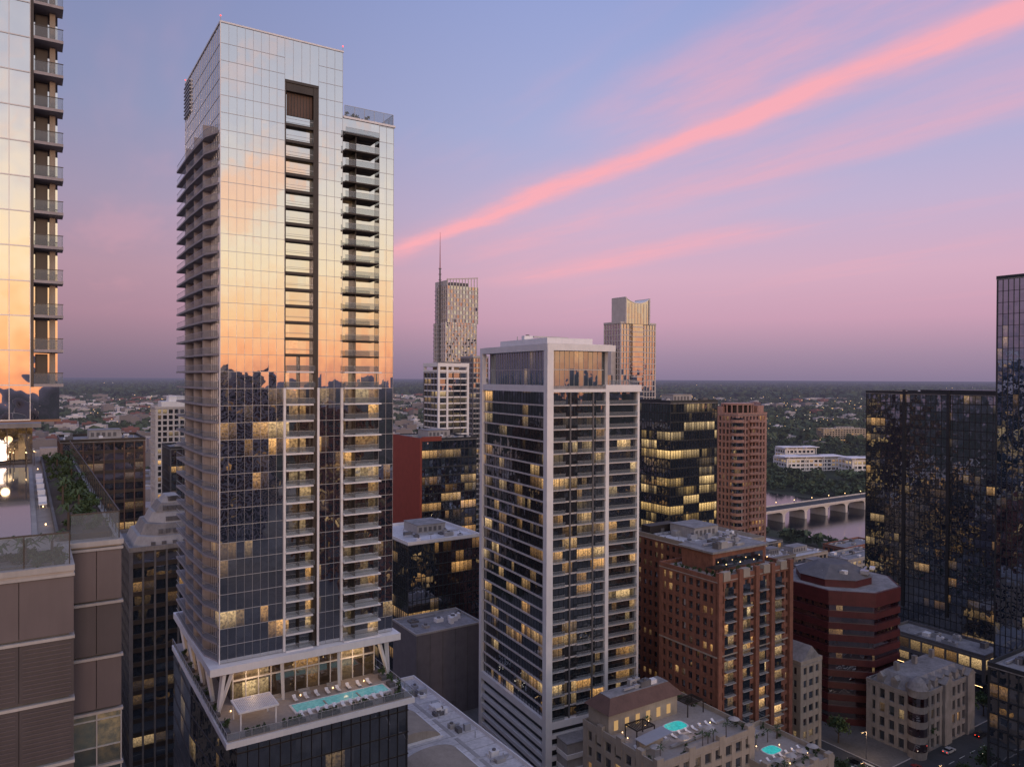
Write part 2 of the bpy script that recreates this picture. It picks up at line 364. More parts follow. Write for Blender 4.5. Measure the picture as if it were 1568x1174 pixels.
for i in range(0, 3): b.box('mullions', ALU, 30.5+i*1.55-0.02, -0.06, Z0, 30.5+i*1.55+0.02, 0.02, ZR)
for i in range(1, 21): b.box('mullions', ALU, -0.06, i*1.75-0.02, Z0, 0.02, i*1.75+0.02, ZT)
for k in range(0, NF+1):
    z = Z0+k*FH
    up = z > 112; sm = BRONZE if up else WHITE
    if z < 160:
        b.box('recess_balcony_slabs' if up else 'balcony_slabs', sm, 11.8, -0.55 if not up else 0.08, z-0.15, 17.0, RD, z+(0.35 if up else 0.15))
        yy = -0.5 if not up else 0.12
        if not up: b.box('balcony_rails', RAIL, 11.85, yy-0.02, z+0.25, 17.3, yy+0.02, z+1.2)
        b.box('balcony_handrails', ALU, 11.85, yy-0.04, z+1.2, 17.0, yy+0.04, z+1.25)
        if not up: b.box('balcony_dividers', BRONZE, 14.4, 0.2, z+0.2, 14.55, RD, z+FH-0.15)
    if z < 158:
        y0 = -1.3
        b.box('bay_balcony_slabs' if up else 'balcony_slabs', sm, 22.9, y0, z-0.13, 30.0 if up else 30.6, RD, z+0.13)
        b.box('balcony_rails', RAIL, 22.95, y0+0.03, z+0.2, 30.0, y0+0.07, z+1.2); b.box('balcony_handrails', ALU, 22.95, y0, z+1.2, 30.0, y0+0.06, z+1.25)
        if z < 155: b.box('balcony_dividers', BRONZE, 25.2, -0.7, z+0.13, 25.35, RD, z+FH-0.13)
    if z < 157.5:
        b.prism('side_balcony_slabs', SLABM, [(0.05, 1.2), (0.05, 35.4), (-1.7, 35.4), (-1.9, 20), (-1.5, 6)], z-0.2, z+0.18)
        for (ya, xa), (yb, xb) in (((1.4, -0.1), (6, -1.42)), ((6, -1.42), (20, -1.82)), ((20, -1.82), (35.3, -1.62))):
            b.add('side_balcony_rails', RAIL, [(xa, ya, z+0.2), (xb, yb, z+0.2), (xb, yb, z+1.25), (xa, ya, z+1.25)], [(0, 1, 2, 3)])
            b.beam('side_balcony_handrails', ALU, (xa, ya, z+1.28), (xb, yb, z+1.28), 0.06)
        for yy in (8.5, 17.2, 26): b.box('side_balcony_dividers', SLABM, -1.35, yy, z+0.18, 0, yy+0.15, z+FH-0.2)
for x in (11.35, 17.8, 22.55): b.box('white_piers', WHITE, x, -0.32, Z0, x+0.42, 0.3, 108)
b.box('corner_trim', WHITE, -0.12, -0.12, Z0, 0.05, 0.05, ZT)
b.ring('crown_trim', WHITE, -0.15, -0.15, 22.95, 35.1, ZT, ZT+0.3, 0.4)
b.box('main_roof', ROOFG, 0.25, 0.25, ZT-0.02, 22.5, 34.7, ZT+0.05)
b.box('maintenance_crane_base', ALU, 15, 14, ZT, 19, 18, ZT+2.2)
b.ring('terrace_trim', WHITE, 22.9, -0.25, 33.9, 33.2, ZR, ZR+0.4, 0.5)
b.box('terrace_floor', PAVER, 23.0, 0.2, ZR-0.02, 33.3, 32.8, ZR+0.05)
railing(b, 23.2, 0.0, 33.5, 0.0, ZR+0.4, 2.2); railing(b, 33.5, 0.1, 33.5, 32, ZR+0.4, 2.2)
for i in range(7): shrub(b, 24+i*0.9+random.random(), 1.5+random.random()*3, ZR+0.3, 0.6, 1.8)
for i in range(9): b.box('crown_louvres', ALU, -0.35, 28, 166+i*0.8, -0.08, 35, 166.25+i*0.8)
for x, y in ((0, 0), (22.8, 0), (22.8, 35), (0, 35)):
    b.cyl('beacon_mast', ALU, x, y, ZT+0.3, ZT+1.1, 0.06, 6); b.cyl('beacon_light', REDL, x, y, ZT+1.1, ZT+1.3, 0.1, 8)
b.box('transfer_slab', WHITE, -2, -2, 56.9, 34.6, 37, 58.2)
b.box('transfer_slab_soffit', WOOD, -1.7, -1.7, 56.75, 34.3, 36.7, 56.9)
GA2 = glass('amenity_glass', 2.4, 2.4, 3.7, 49.2, lit=0.38, refl=0.10, st=0.75, dark=(0.05, 0.035, 0.025))
b.box('amenity_glass', GA2, 3, 3.2, 49.2, 31, 34, 56.75)
for i in range(13): b.box('amenity_columns', WHITE, 3+i*2.33-0.08, 2.9, 49.2, 3+i*2.33+0.08, 3.2, 56.75)
b.box('amenity_transom', WHITE, 3, 2.85, 53.4, 31, 3.19, 53.65)
for x in (0.5, 32.0):
    b.beam('raking_columns', WHITE, (x, -0.8, 56.8), (x+(1.0 if x > 20 else -0.6), 0.5, 49.2), 0.75, 0.55)
    b.beam('raking_columns', WHITE, (x-1.6 if x > 20 else x+1.6, -0.8, 56.8), (x+(1.0 if x > 20 else -0.6), 0.5, 49.2), 0.6, 0.5)
for x in (11, 22): b.beam('raking_columns', WHITE, (x, -0.8, 56.8), (x+0.6, 0.5, 49.2), 0.6, 0.5)
for y in (8, 17, 26, 35):
    b.beam('raking_columns', WHITE, (-0.8, y, 56.8), (0.2, y-1.6, 49.2), 0.75, 0.55)
DX0, DX1, DY0, DY1 = -1.3, 33.2, -11.6, 43.4
b.box('pool_deck', WHITE, DX0, DY0, 47.9, DX1, DY1, 48.9)
b.box('deck_paving', PAVER, DX0+0.4, DY0+0.4, 48.9, DX1-0.4, DY1-0.4, 49.15)
GP = glass('podium_glass', 1.8, 1.8, 4.2, 0, lit=0.05, refl=0.30, dark=(0.012, 0.012, 0.014), tilt=0.02, st=0.6, run=3)
b.prism('podium_glass', GP, [(0.6, -10.2), (32.4, -10.2), (32.4, 43), (-1.0, 43), (-1.4, 20)], 0, 47.9)
for k in range(1, 12): b.prism('podium_bands', BRONZE, [(0.5, -10.3), (32.5, -10.3), (32.5, 43.1), (-1.1, 43.1), (-1.5, 20)], k*4.2-0.12, k*4.2+0.12)
for i in range(18): b.box('podium_fins', BRONZE, 0.6+i*1.85, -10.4, 0, 0.68+i*1.85, -10.1, 47.6)
railing(b, DX0+0.15, DY0+0.15, DX1-0.15, DY0+0.15, 49.15, 1.3); railing(b, DX0+0.15, DY0+0.2, DX0+0.15, DY1-0.2, 49.15, 1.3); railing(b, DX1-0.15, DY0+0.2, DX1-0.15, DY1-0.2, 49.15, 1.3)
b.box('pool_basin', WHITE, 11.6, -7.1, 49.15, 30.4, -3.0, 49.30)
b.box('pool_water', POOL, 12, -6.7, 49.2, 30, -3.4, 49.34)
for x in (17.5, 24.0): b.box('pool_spa_dividers', PAVER, x, -6.69, 49.2, x+0.3, -4.6, 49.42)
for i in range(11): lounger(b, 12+i*1.55, -9.6, 49.15)
for i in range(8): lounger(b, 13+i*2.1, -2.2, 49.15)
for i in range(5): b.box('planters', CONCD, 2+i*6.3, -11.1, 49.15, 6+i*6.3, -10.4, 49.8); [shrub(b, 2.4+i*6.3+j*0.9, -10.75, 49.7, 0.5, 0.9, 35) for j in range(4)]
for i in range(4):
    b.box('planters', CONCD, 29.5+1.2, -9.5+i*4, 49.15, 31.9, -7.6+i*4, 49.8)
    shrub(b, 31.2, -8.5+i*4, 49.7, 0.9, 1.9, 90)
for i in range(6): b.box('planters', CONCD, -0.8, -9+i*8, 49.15, 0, -4+i*8, 49.7); shrub(b, -0.4, -7+i*8, 49.6, 0.9, 1.5, 80)
for x in (1.6, 7.6):
    for y in (-8.6, -3.2): b.box('pergola_posts', WHITE, x, y, 49.15, x+0.25, y+0.25, 52.2)
b.ring('pergola_frame', WHITE, 1.3, -8.9, 8.2, -2.7, 52.2, 52.5, 0.25)
for i in range(22): b.box('pergola_slats', WHITE, 1.55+i*0.295, -8.65, 52.25, 1.75+i*0.295, -2.95, 52.42)
for i in range(4):
    x = 3.5+i*5.6; b.box('cabana_sofas', CONC, x, 0.3, 49.15, x+2.2, 1.2, 49.6); b.box('cabana_sofas', CONC, x, 1.2, 49.15, x+2.2, 1.45, 50.0)
for i in range(10): b.cyl('deck_lanterns', LAMP, 2+i*3.2, -10.1 if i % 2 else 0.2, 49.2, 49.4, 0.1, 6)
for i in range(12): b.box('soffit_downlights', LAMP, 2+i*2.6, 0.6, 56.68, 2.25+i*2.6, 0.85, 56.74)
b.finish()

# ================================================================== LEFT NEAR TOWER + PODIUM
KX, KY = -28.3, 54.5
b = Bld('near_residential_tower_with_podium_terrace', (KX, KY, 0), GA)
F2 = 3.17; BZ = 106
GN = glass('near_tower_glass', 2.4, 2.4, F2, BZ, lit=0.01, refl=0.60, tint=(1.0, 0.95, 0.92), tilt=0.008, st=0.3, wave=0.022)
XR = -3.2; YT = 20.6
b.box('glass_facade', GN, -40, YT, BZ, XR-2.2, YT+14, 182)
b.box('recess_wall', GN, XR-2.2, YT+1.7, BZ+3, XR-0.1, YT+14, 182); b.box('glass_facade', GN, XR-2.2, YT+0.05, BZ, XR, YT+14, BZ+3.1)
b.box('recess_corner_wall', BRONZE, XR-2.3, YT-0.08, BZ+3, XR-2.02, YT+1.7, 182)
for k in range(0, 25):
    z = BZ+k*F2
    b.box('floor_joints', ALU, -40, YT-0.06, z-0.05, XR-2.3, YT+0.02, z+0.05)
    if k == 0: continue
    b.box('balcony_slabs', SLABM, XR-2.02, YT-0.5, z-0.14, XR+0.3, YT+1.7, z+0.12)
    b.box('balcony_rails', RAIL, XR-2.0, YT-0.47, z+0.15, XR+0.25, YT-0.43, z+1.1); b.box('balcony_handrails', BRONZE, XR-2.0, YT-0.5, z+1.1, XR+0.3, YT-0.42, z+1.16)
    b.box('balcony_rails', RAIL, XR+0.23, YT-0.42, z+0.15, XR+0.27, YT+1.7, z+1.1)
    b.box('balcony_doors', BRONZE, XR-1.9, YT+1.6, z+0.12, XR-0.9, YT+1.69, z+2.9)
    b.box('balcony_columns', TAN, XR-0.75, YT+0.9, z+0.12, XR-0.3, YT+1.65, z+F2-0.14)
for i in range(16): b.box('mullions', ALU, XR-2.3-i*1.6-0.03, YT-0.09, BZ, XR-2.3-i*1.6+0.03, YT+0.02, 182)
b.box('soffit', WOOD, -40, YT, BZ-0.2, XR+0.1, YT+14, BZ)
for x in (-21, -30):
    for y in (YT+1.2, YT+12): b.cyl('support_columns', CONC, x, y, 98, BZ-0.2, 0.4, 14)
b.box('lift_core', CONCD, -40, YT+2, 98, -19, YT+12, BZ-0.2)
PZ = 98.0
b.box('podium_core', CONCD, -40, -6.5, 0, -3.6, 0.5, PZ-0.4)
b.box('podium_core', CONCD, -40, 0.4, 0, -0.3, 72, PZ-0.4)
r = random.Random(3)
for k in range(0, 24):
    z1 = PZ-0.35-k*3.9; z0 = z1-3.8
    if z0 < 1: break
    for i in range(9):
        x1 = -3.35-i*2.9
        pm = PANEL2 if (k in (1, 2) and i in (0, 1)) else PANEL
        b.box('metal_panels', pm, x1-2.86, -6.8-0.02*(i % 2), z0+0.14, x1, -6.45, z1-0.14)
        if pm is PANEL2:
            for j in range(12): b.box('louvre_blades', PANEL, x1-2.7, -6.9, z0+0.4+j*0.27, x1-0.15, -6.83, z0+0.46+j*0.27)
    if k < 3 or k > 9:
        for i in range(2): b.box('metal_panels', PANEL2 if k == 1 else PANEL, -1.62*(i+1)+0.02, -0.02*i, z0+0.14, -1.62*i-0.03, 0.38, z1-0.14)
    b.box('slab_edges', CONC, -40, -6.95, z1-0.09, -3.3, 0.2, z1+0.09)
    b.box('slab_edges', CONC, -3.29, -0.15, z1-0.09, 0.08, 0.29, z1+0.09)
GB = glass('podium_window_glass', 1.6, 1.6, 3.9, 98-0.35, lit=0.02, refl=0.2, dark=(0.03, 0.045, 0.042), st=0.5, tilt=0.02)
b.box('podium_windows', GB, -3.2, 0.1, PZ-0.35-3.9*10, -0.05, 0.39, PZ-0.35-3.9*3)
for i in range(3): b.box('window_frames', ALU, -3.2+i*1.56, 0.0, PZ-39.3, -3.12+i*1.56, 0.15, PZ-12.05)
for k in range(14): b.box('window_frames', ALU, -3.1, 0.02, PZ-38+k*1.95, 0, 0.14, PZ-37.93+k*1.95)
b.box('podium_side_cladding', PANEL, -0.29, 0.4, 0, 0, 72, PZ-0.4)
b.box('terrace_paving', PAVER, -40, -6.9, PZ-0.38, -3.35, 0.25, PZ-0.1); b.box('terrace_paving', PAVER, -40, 0.26, PZ-0.38, 0, 72, PZ-0.1)
b.box('parapet_cap', CONC, -40, -6.95, PZ-0.1, -3.3, -6.45, PZ+0.25); b.box('parapet_cap', CONC, -3.8, -6.44, PZ-0.1, -3.3, 0, PZ+0.25); b.box('parapet_cap', CONC, -3.29, -0.15, PZ-0.1, 0.1, 0.3, PZ+0.25); b.box('parapet_cap', CONC, -0.35, 0.31, PZ-0.1, 0.1, 72, PZ+0.25)
def bigrail(xa, ya, xb, yb):
    if abs(xb-xa) > 0.1: b.box('terrace_glass_rail', RAIL, xa, ya-0.02, PZ+0.25, xb, ya+0.02, PZ+2.2); b.box('terrace_top_rail', BRONZE, xa, ya-0.04, PZ+2.2, xb, ya+0.04, PZ+2.28)
    else: b.box('terrace_glass_rail', RAIL, xa-0.02, ya, PZ+0.25, xa+0.02, yb, PZ+2.2); b.box('terrace_top_rail', BRONZE, xa-0.04, ya, PZ+2.2, xa+0.04, yb, PZ+2.28)
bigrail(-3.2, 0.1, -0.2, 0.1); bigrail(-0.15, 0.3, -0.15, 71); bigrail(-40, -6.6, -3.6, -6.6)
for i in range(30): b.box('rail_posts', BRONZE, -0.19, 0.3+i*2.4, PZ+0.25, -0.11, 0.38+i*2.4, PZ+2.2)
for i in range(10): b.box('rail_posts', BRONZE, -3.6-i*2.4, -6.64, PZ+0.25, -3.54-i*2.4, -6.56, PZ+2.2)
b.box('planter_wall', CONCD, -4.0, 3, PZ-0.1, -3.8, 66, PZ+0.5)
b.box('planter_soil', BARK, -3.8, 3, PZ-0.1, -0.5, 66, PZ+0.35)
for i in range(75):
    y = 3.5+r.random()*62; b_r = r.uniform(0.35, 0.8)
    shrub(b, -3.5+r.random()*2.8, y, PZ+0.3, b_r, r.uniform(0.5, 1.5), 170 if y < 30 else 60, 0.09)
for i in range(9): palm(b, -3.4+r.random()*2.6, 5+i*6.5, PZ+0.3, r.uniform(0.8, 1.8), r)
for i in range(26): shrub(b, -3.9-r.random()*12, -6.2+r.random()*4.0, PZ-0.1, r.uniform(0.35, 0.8), r.uniform(0.5, 1.5), 240, 0.08)
for i in range(7): palm(b, -4.4-i*1.5, -5.4+r.random()*3, PZ-0.1, r.uniform(0.7, 1.6), r)
b.box('planter_box', CONCD, -18, -6.2, PZ-0.1, -4.4, -5.9, PZ+0.35); b.box('planter_box', CONCD, -18, -2.2, PZ-0.1, -4.4, -1.9, PZ+0.35)
b.box('pool_coping', CONC, -18.4, 5.6, PZ-0.1, -5.1, 56.4, PZ+0.02); b.box('pool_water', POOLD, -18, 6, PZ-0.05, -5.5, 56, PZ+0.06)
GW = glass('amenity_pavilion_glass', 2.2, 2.2, 6.5, 98, lit=0.2, refl=0.2, st=0.5)
b.box('amenity_wall', GW, -30, 62, PZ, -5, 66.3, 103.0); b.box('amenity_roof', CONC, -31, 60, 103.0, -4, 72, 103.6)
for i in range(12): b.box('amenity_mullions', BRONZE, -30+i*2.2, 61.8, PZ, -29.85+i*2.2, 62, 103.0)
for i in range(5): lounger(b, -4.85, 20+i*5, PZ-0.08); b.cyl('path_lights', LAMP, -4.5, 8+i*11+r.random()*3, PZ, PZ+0.12, 0.05, 6)
for i in range(7):
    px_, py_ = -4.6-r.random()*8, 57+r.random()*4; b.cyl('globe_lamp_posts', BRONZE, px_, py_, PZ-0.1, PZ+1.8, 0.04, 6); b.cyl('globe_lamps', LAMP, px_, py_, PZ+1.8, PZ+1.9, 0.06, 8)
b.finish()

# ================================================================== CENTRAL TOWER
b = Bld('white_framed_residential_tower', (9.5, 195, 0), 28)
W, D_ = 29.1, 38.5; f = 3.17
GC = glass('central_tower_glass', 1.5, 1.55, f, 20.5, lit=0.12, refl=0.24, dark=(0.018, 0.023, 0.029), tilt=0.012, st=1.05, wave=0.03, tint=(.9, .9, .92), run=3)
GCC = glass('central_crown_glass', 1.5, 1.55, 4.6, 108, lit=0.05, refl=0.28, dark=(0.03, 0.04, 0.045), tilt=0.01, tint=(.8, .9, 1))
b.box('glass_facade', GC, 0, 0, 20.5, 18, D_, 107); b.box('glass_facade', GC, 18, 0.8, 20.5, W, D_, 107)
b.box('crown_glass', GCC, 1.3, 1.6, 108, 19.2, D_-1.5, 117.3)
b.box('terrace_floor', ROOFG, -0.2, -0.2, 107, W, D_, 108.02)
b.box('crown_slab', WHITE, -0.9, -0.9, 117.3, 20.6, D_+0.9, 119.0)
b.box('roof', ROOFW, 0, 0, 119.0, 20, D_, 119.15); b.box('penthouse', WHITE, 2.5, 5, 119.15, 17, D_-6, 120.9); clutter(b, 3, 6, 16, 30, 120.9, 3, 3)
b.box('corner_pier', WHITE, -0.9, -0.9, 0, 1.0, 1.0, 117.3); b.box('left_pier', WHITE, -0.9, D_-0.7, 0, 0.5, D_+0.9, 117.3)
b.box('mid_pier', WHITE, 17.6, -0.75, 20, 18.7, 0.9, 108.3); b.box('right_pier', WHITE, W-0.4, -0.1, 0, W+0.3, 0.9, 106.4)
b.box('rear_crown_pier', WHITE, 19.4, D_-0.7, 108, 20.5, D_+0.9, 117.3); b.box('crown_front_pier', CONC, 18.4, 0.9, 108.2, 19.3, 1.8, 117.3)
b.box('frame_band', WHITE, -0.8, 1.0, 106.4, 0.3, D_-0.7, 108.2); b.box('frame_band', WHITE, 1.0, -0.8, 106.4, 17.6, 0.3, 107.2); b.box('frame_band', WHITE, 18.7, -0.7, 106.4, W+0.5, 0.9, 108.3); b.box('frame_band', WHITE, W-0.5, 0.9, 106.5, W+0.45, D_, 108.2)
b.box('terrace_pavilion', GCC, 19.5, 8, 108.1, 26, 30, 111); railing(b, 19.5, 0.4, W, 0.4, 108.3, 1.3)
NB = int((106-20.5)/f)
for k in range(NB+1):
    z = 20.5+k*f
    b.box('side_slab_lines', PALE, -0.34, 1.0, z-0.19, 0.02, D_-0.7, z+0.19)
    b.box('slab_bands', PALE, 1.0, -0.12, z-0.2, 17.6, 0.05, z+0.2)
    for (xa, xb) in ((1.1, 4.9), (8.6, 13.2), (14.4, 17.5)):
        b.box('balcony_slabs', PALE, xa, -0.75, z-0.1, xb, -0.12, z+0.12); b.box('balcony_rails', RAIL, xa, -0.73, z+0.12, xb, -0.7, z+1.1); b.box('balcony_handrails', ALU, xa, -0.75, z+1.1, xb, -0.7, z+1.14)
    b.box('balcony_slabs', PALE, 18.75, -0.2, z-0.14, W-0.4, 0.8, z+0.14); b.box('balcony_rails', RAIL, 18.75, -0.18, z+0.14, W-0.4, -0.15, z+1.1); b.box('balcony_handrails', ALU, 18.75, -0.2, z+1.1, W-0.4, -0.14, z+1.14)
    b.box('side_slab_lines', ALU, W, 1.0, z-0.16, W+0.25, D_, z+0.16)
for i in range(1, 24): b.box('side_mullions', BLACKM, -0.08, i*1.6+0.7, 20.5, 0.02, i*1.6+0.75, 106.4)
for i in range(1, 24): b.box('crown_mullions', ALU, 1.2, 1.6+i*1.5, 108, 1.32, 1.66+i*1.5, 117.3)
for i in range(1, 12): b.box('crown_mullions', ALU, 1.3+i*1.5, 1.5, 108, 1.36+i*1.5, 1.62, 117.3)
b.box('crown_transom', ALU, 1.15, 1.45, 112.2, 19.3, D_-1.4, 112.45)
for i in range(1, 12): b.box('front_mullions', BLACKM, i*1.5+0.4, -0.1, 20.5, i*1.5+0.46, 0.05, 106.4)
for x in (6.6, 13.8): b.box('front_piers', CONCD, x-0.2, -0.4, 20, x+0.2, 0.1, 106.4)
b.box('base_band', WHITE, -0.9, 1.0, 19, 0.3, D_-0.7, 21); b.box('base_band', WHITE, 1.0, -0.85, 18.6, W, 0.3, 20.4)
b.box('garage_core', BLACKM, 0.3, 0.3, 0, W-0.2, D_-0.2, 20.5)
for k in range(6): b.box('garage_louvre_bands', WHITE, -0.7, 1.0, 1.5+k*2.9, 0.35, D_-0.7, 2.6+k*2.9); b.box('garage_louvre_bands', WHITE, 1.0, -0.6, 1.5+k*2.9, W, 0.35, 2.6+k*2.9)
b.box('base_bay', CONC, 2.5, -6, 0, W-1, -0.9, 16.5); b.box('base_bay_roof', ROOFG, 2.3, -6.2, 16.5, W-0.8, -0.95, 16.9)
for k in range(4): b.box('base_bay_bands', WHITE, 2.3, -6.3, 2+k*3.6, W-0.9, -0.96, 3.2+k*3.6)
b.finish()

# ================================================================== BACKGROUND TOWERS
gd = dict(lit=0.06, refl=0.3, st=0.9)
b = Bld('stacked_tower_with_spire', (-57.6, 650, 0), GA)
GE = glass('stacked_tower_glass', 3.1, 3.1, 3.6, 0, lit=0.02, refl=0.4, tint=(0.85, 0.85, 0.9), tilt=0.06)
for (x0, y0, x1, y1, z0, z1) in ((0, 0, 31.4, 22, 0, 122), (-1.5, -2, 29.5, 20, 124, 158), (1.0, -1, 31.4, 22, 158, 190)):
    b.box('glass_body', GE, x0, y0, z0, x1, y1, z1); nf = int((z1-z0)/3.6)
    for k in range(nf+1): b.box('slab_bands', PALE, x0-0.4, y0-0.4, z0+k*3.6-0.35, x1+0.4, y1+0.4, z0+k*3.6+0.35)
    for k in range(nf):
        for i in range(10):
            if (i+k) % 2: b.box('checker_panels', PALE, x0+i*(x1-x0)/10, y0-0.35, z0+k*3.6+0.36, x0+(i+0.6)*(x1-x0)/10, y0, z0+k*3.6+3.24)
    for i in range(11): b.box('checker_fins', PALE, x0+i*(x1-x0)/10-0.3, y0-0.6, z0, x0+i*(x1-x0)/10+0.3, y0, z1)
    for i in range(1, 7): b.box('checker_fins', PALE, x0-0.6, y0+i*3.2-0.3, z0, x0, y0+i*3.2+0.3, z1)
b.box('sky_lobby', BLACKM, 1.5, 1, 121.5, 30, 20, 124.2)
for i in range(11): b.box('crown_frame', PALE, 1+i*3-0.3, -1, 190, 1+i*3+0.3, -0.4, 196+i*0.25)
b.prism_y('crown_frame', PALE, [(1, 194.8), (31.6, 198), (31.6, 198.9), (1, 195.7)], -1.05, -0.3); b.box('crown_frame', PALE, 1, -1, 190, 1.8, 22, 194.7); b.box('crown_core', CONCD, 8, 6, 190, 26, 18, 194)
b.cyl('spire_mast', CONCD, -1.5, 8, 100, 205, 1.2, 8, 0.7); b.cyl('spire_tip', REDP, -1.5, 8, 205, 237, 0.5, 6, 0.12)
for k in range(14): b.box('spire_rungs', CONCD, -2.6, 7.2, 140+k*5, -0.4, 8.8, 140.5+k*5)
b.finish()
b = block('white_capped_apartment_tower', (-39, 400), 17.2, 16.3, 113, 3.3, 4.3, CONCD, WHITE, 0.25, 0.7, 0.6, gl=dict(lit=0.07, refl=0.25), seed=5, nclut=3, pent=False)
for x in (-0.9, 4.2, 16.9): b.box('white_frame_piers', WHITE, x, -0.95, 0, x+1.1, -0.1, 116)
b.box('roof_frame', WHITE, -0.95, -0.95, 116, 18.1, 17, 118); [b.box('roof_frame_posts', WHITE, x, y, 113.2, x+1.2, y+1.2, 116) for x in (-0.7, 7.5, 16.6) for y in (-0.7, 15.6)]
b.box('roof_rotunda', TAN, 3, 3, 113.2, 14, 13, 115.9); b.finish()
block('grey_apartment_tower', (-25, 480), 11, 15, 123, 3.2, 2.2, CONCD, ALU, 0.3, 0.9, 0.3, gl=gd, nclut=3, pent=False).finish()
b = block('curved_crown_tower', (65, 450), 28, 15, 143, 3.4, 2.4, PALE, PALE, 0.35, 0.45, 0.3, gl=dict(lit=0.03, refl=0.42, tint=(.9, .88, .9)), nclut=0, pent=False)
GQ = glass('crown_glass', 2, 2, 3.4, 0, lit=0.01, refl=0.42, tint=(.9, .88, .9))
pts = [(3, 143.2), (22, 143.2)]+[(22-i*19/12, 155.5+3.2*((i-6)/6)**2) for i in range(13)]
b.prism_y('curved_crown', GQ, pts, -1.0, 11); pts2 = [(2.6, 143.2), (3.4, 143.2), (3.4, 159), (2.6, 159)]
b.prism_y('crown_fins', PALE, pts2, -1.5, 11.5); b.prism_y('crown_fins', PALE, [(x+19, z) for x, z in pts2], -1.5, 11.5)
for i in range(1, 8): b.prism_y('crown_fins', PALE, [(3+i*2.4, 143.2), (3.25+i*2.4, 143.2), (3.25+i*2.4, 155.5), (3+i*2.4, 155.5)], -1.15, -0.9)
pts = [(2.6+i*20/12, 156.0+3.2*((i-6)/6)**2) for i in range(13)]+[(22.6-i*20/12, 155.5+3.2*((i-6)/6)**2) for i in range(13)]
b.prism_y('crown_rim', WHITE, pts, -1.3, 11.3)
for k in range(38): b.box('centre_bay', PALE, 8, -1.6, 30+k*3.0, 17, -0.3, 30.6+k*3.0)
b.box('centre_bay_glass', GQ, 8.3, -1.4, 20, 16.7, -0.2, 143)
b.box('side_step', PALE, -4, 4, 0, -0.4, 14, 128); b.finish()
b = block('dark_glass_office_tower', (67.6, 320), 28.7, 21, 99.4, 3.9, 1.6, BLACKM, BLACKM, 0.1, 0.5, 0.12, gl=dict(lit=0.17, refl=0.28, st=1.4, warm=(1.0, 0.62, 0.2), run=6), nclut=6, parapet=1.2); b.finish()
b = block('pink_brick_round_cornered_tower', (105.3, 350), 19.5, 13.5, 93, 3.1, 2.4, BRICKP, BRICKP, 0.8, 1.0, 0.5, gl=dict(lit=0.05, refl=0.2), nclut=2, pent=False)
for k in range(29): b.cyl('corner_turret_bands', BRICKP, 0.6, 0.6, 3+k*3.1, 4.3+k*3.1, 3.0, 20)
b.cyl('corner_turret', GQ, 0.6, 0.6, 0, 92, 2.6, 20)
for k in range(29): b.box('balcony_bay', BRICKP, 7, -1.8, 3+k*3.1, 13, -0.5, 4.1+k*3.1)
b.cyl('crown_drum', BRONZE, 8, 7, 93, 97.8, 6.6, 28); b.cyl('crown_rim', BRICKP, 8, 7, 97.8, 98.6, 7.6, 28)
for i in range(18): b.cyl('crown_colonnade', BRICKP, 8+7.3*math.cos(i*math.pi/9), 7+7.3*math.sin(i*math.pi/9), 93, 97.8, 0.4, 6)
b.box('shoulder_block', BRICKP, 14.5, 0.5, 93, 19, 12, 97.5); b.box('stair_shoulder', BRICKP, 0, 9, 93, 3, 13, 97); b.finish()

# ---------------- middle left
b = block('red_and_glass_office_building', (-39.9, 330), 28, 31, 82, 3.9, 2.0, BLACKM, BLACKM, 0.1, 0.5, 0.15, gl=dict(lit=0.12, refl=0.45, st=1.2, run=5, tilt=0.03, wave=0.05, tint=(.85, .92, 1)), roof=ROOFG, nclut=14, seed=8)
b.box('red_side_wall', REDP, -0.6, 1.0, 0, -0.2, 31.3, 83.5); b.box('red_side_wall', REDP, -0.6, -0.3, 0, 0.4, 1.0, 83.5); b.box('red_top_band', REDP, 0.4, -0.35, 82, 10, 0.3, 84)
b.finish()
b = block('dark_glass_office_block', (-36, 262), 29, 34, 51.4, 3.9, 1.7, BLACKM, BLACKM, 0.1, 0.25, 0.15, gl=dict(lit=0.12, refl=0.32, st=1.1, run=5, wave=0.03), roof=ROOFW, nclut=10, seed=4, slabtop=WHITE)
b.finish()
b = Bld('windowless_grey_hall', (-30, 238, 0), GA)
b.box('walls', solid('grey_stucco', (0.15, 0.135, 0.15), 0.9, var=0.15), 0, 0, 0, 24, 18, 28); b.ring('cornice', CONC, -0.2, -0.2, 24.2, 18.2, 28, 28.6, 0.5); b.box('roof', ROOFG, 0.3, 0.3, 27.9, 23.7, 17.7, 28.1)
for i in range(6): b.box('pilasters', CONCD, i*4.6+0.2, -0.15, 0, i*4.6+0.4, 0, 28)
b.box('loading_door', CONCD, 10, -0.12, 0, 14, 0, 4.5); clutter(b, 2, 2, 22, 16, 28.1, 8, 2); b.finish()
b = block('white_roofed_low_building', (-15.5, 151.0), 27, 66, 21, 3.8, 3.6, TAN, TAN, 0.9, 1.3, 0.3, gl=dict(lit=0.06, refl=0.2), roof=ROOFW, nclut=0, parapet=0.9, slabtop=WHITE, pent=False)
for y0 in (8, 30):
    n = 10; pts = [(3+7.2*(1-math.cos(math.pi*i/n)), 21.25+2.6*math.sin(math.pi*i/n)) for i in range(n+1)]
    b.prism_y('vaulted_skylight', TAN, pts, y0, y0+14); b.ring('skylight_kerb', WHITE, 2.6, y0-0.4, 17.8, y0+14.4, 21.25, 21.6, 0.4)
for i in range(15): b.box('roof_seams', CONC, 0, 3+i*4.2, 21.25, 26.9, 3.10+i*4.2, 21.31)
for i in range(5): b.box('roof_walkway', CONC, 19.5, 4+i*12, 21.26, 20.5, 15+i*12, 21.34)
clutter(b, 20.5, 3, 26, 62, 21.25, 16, 6); b.finish()
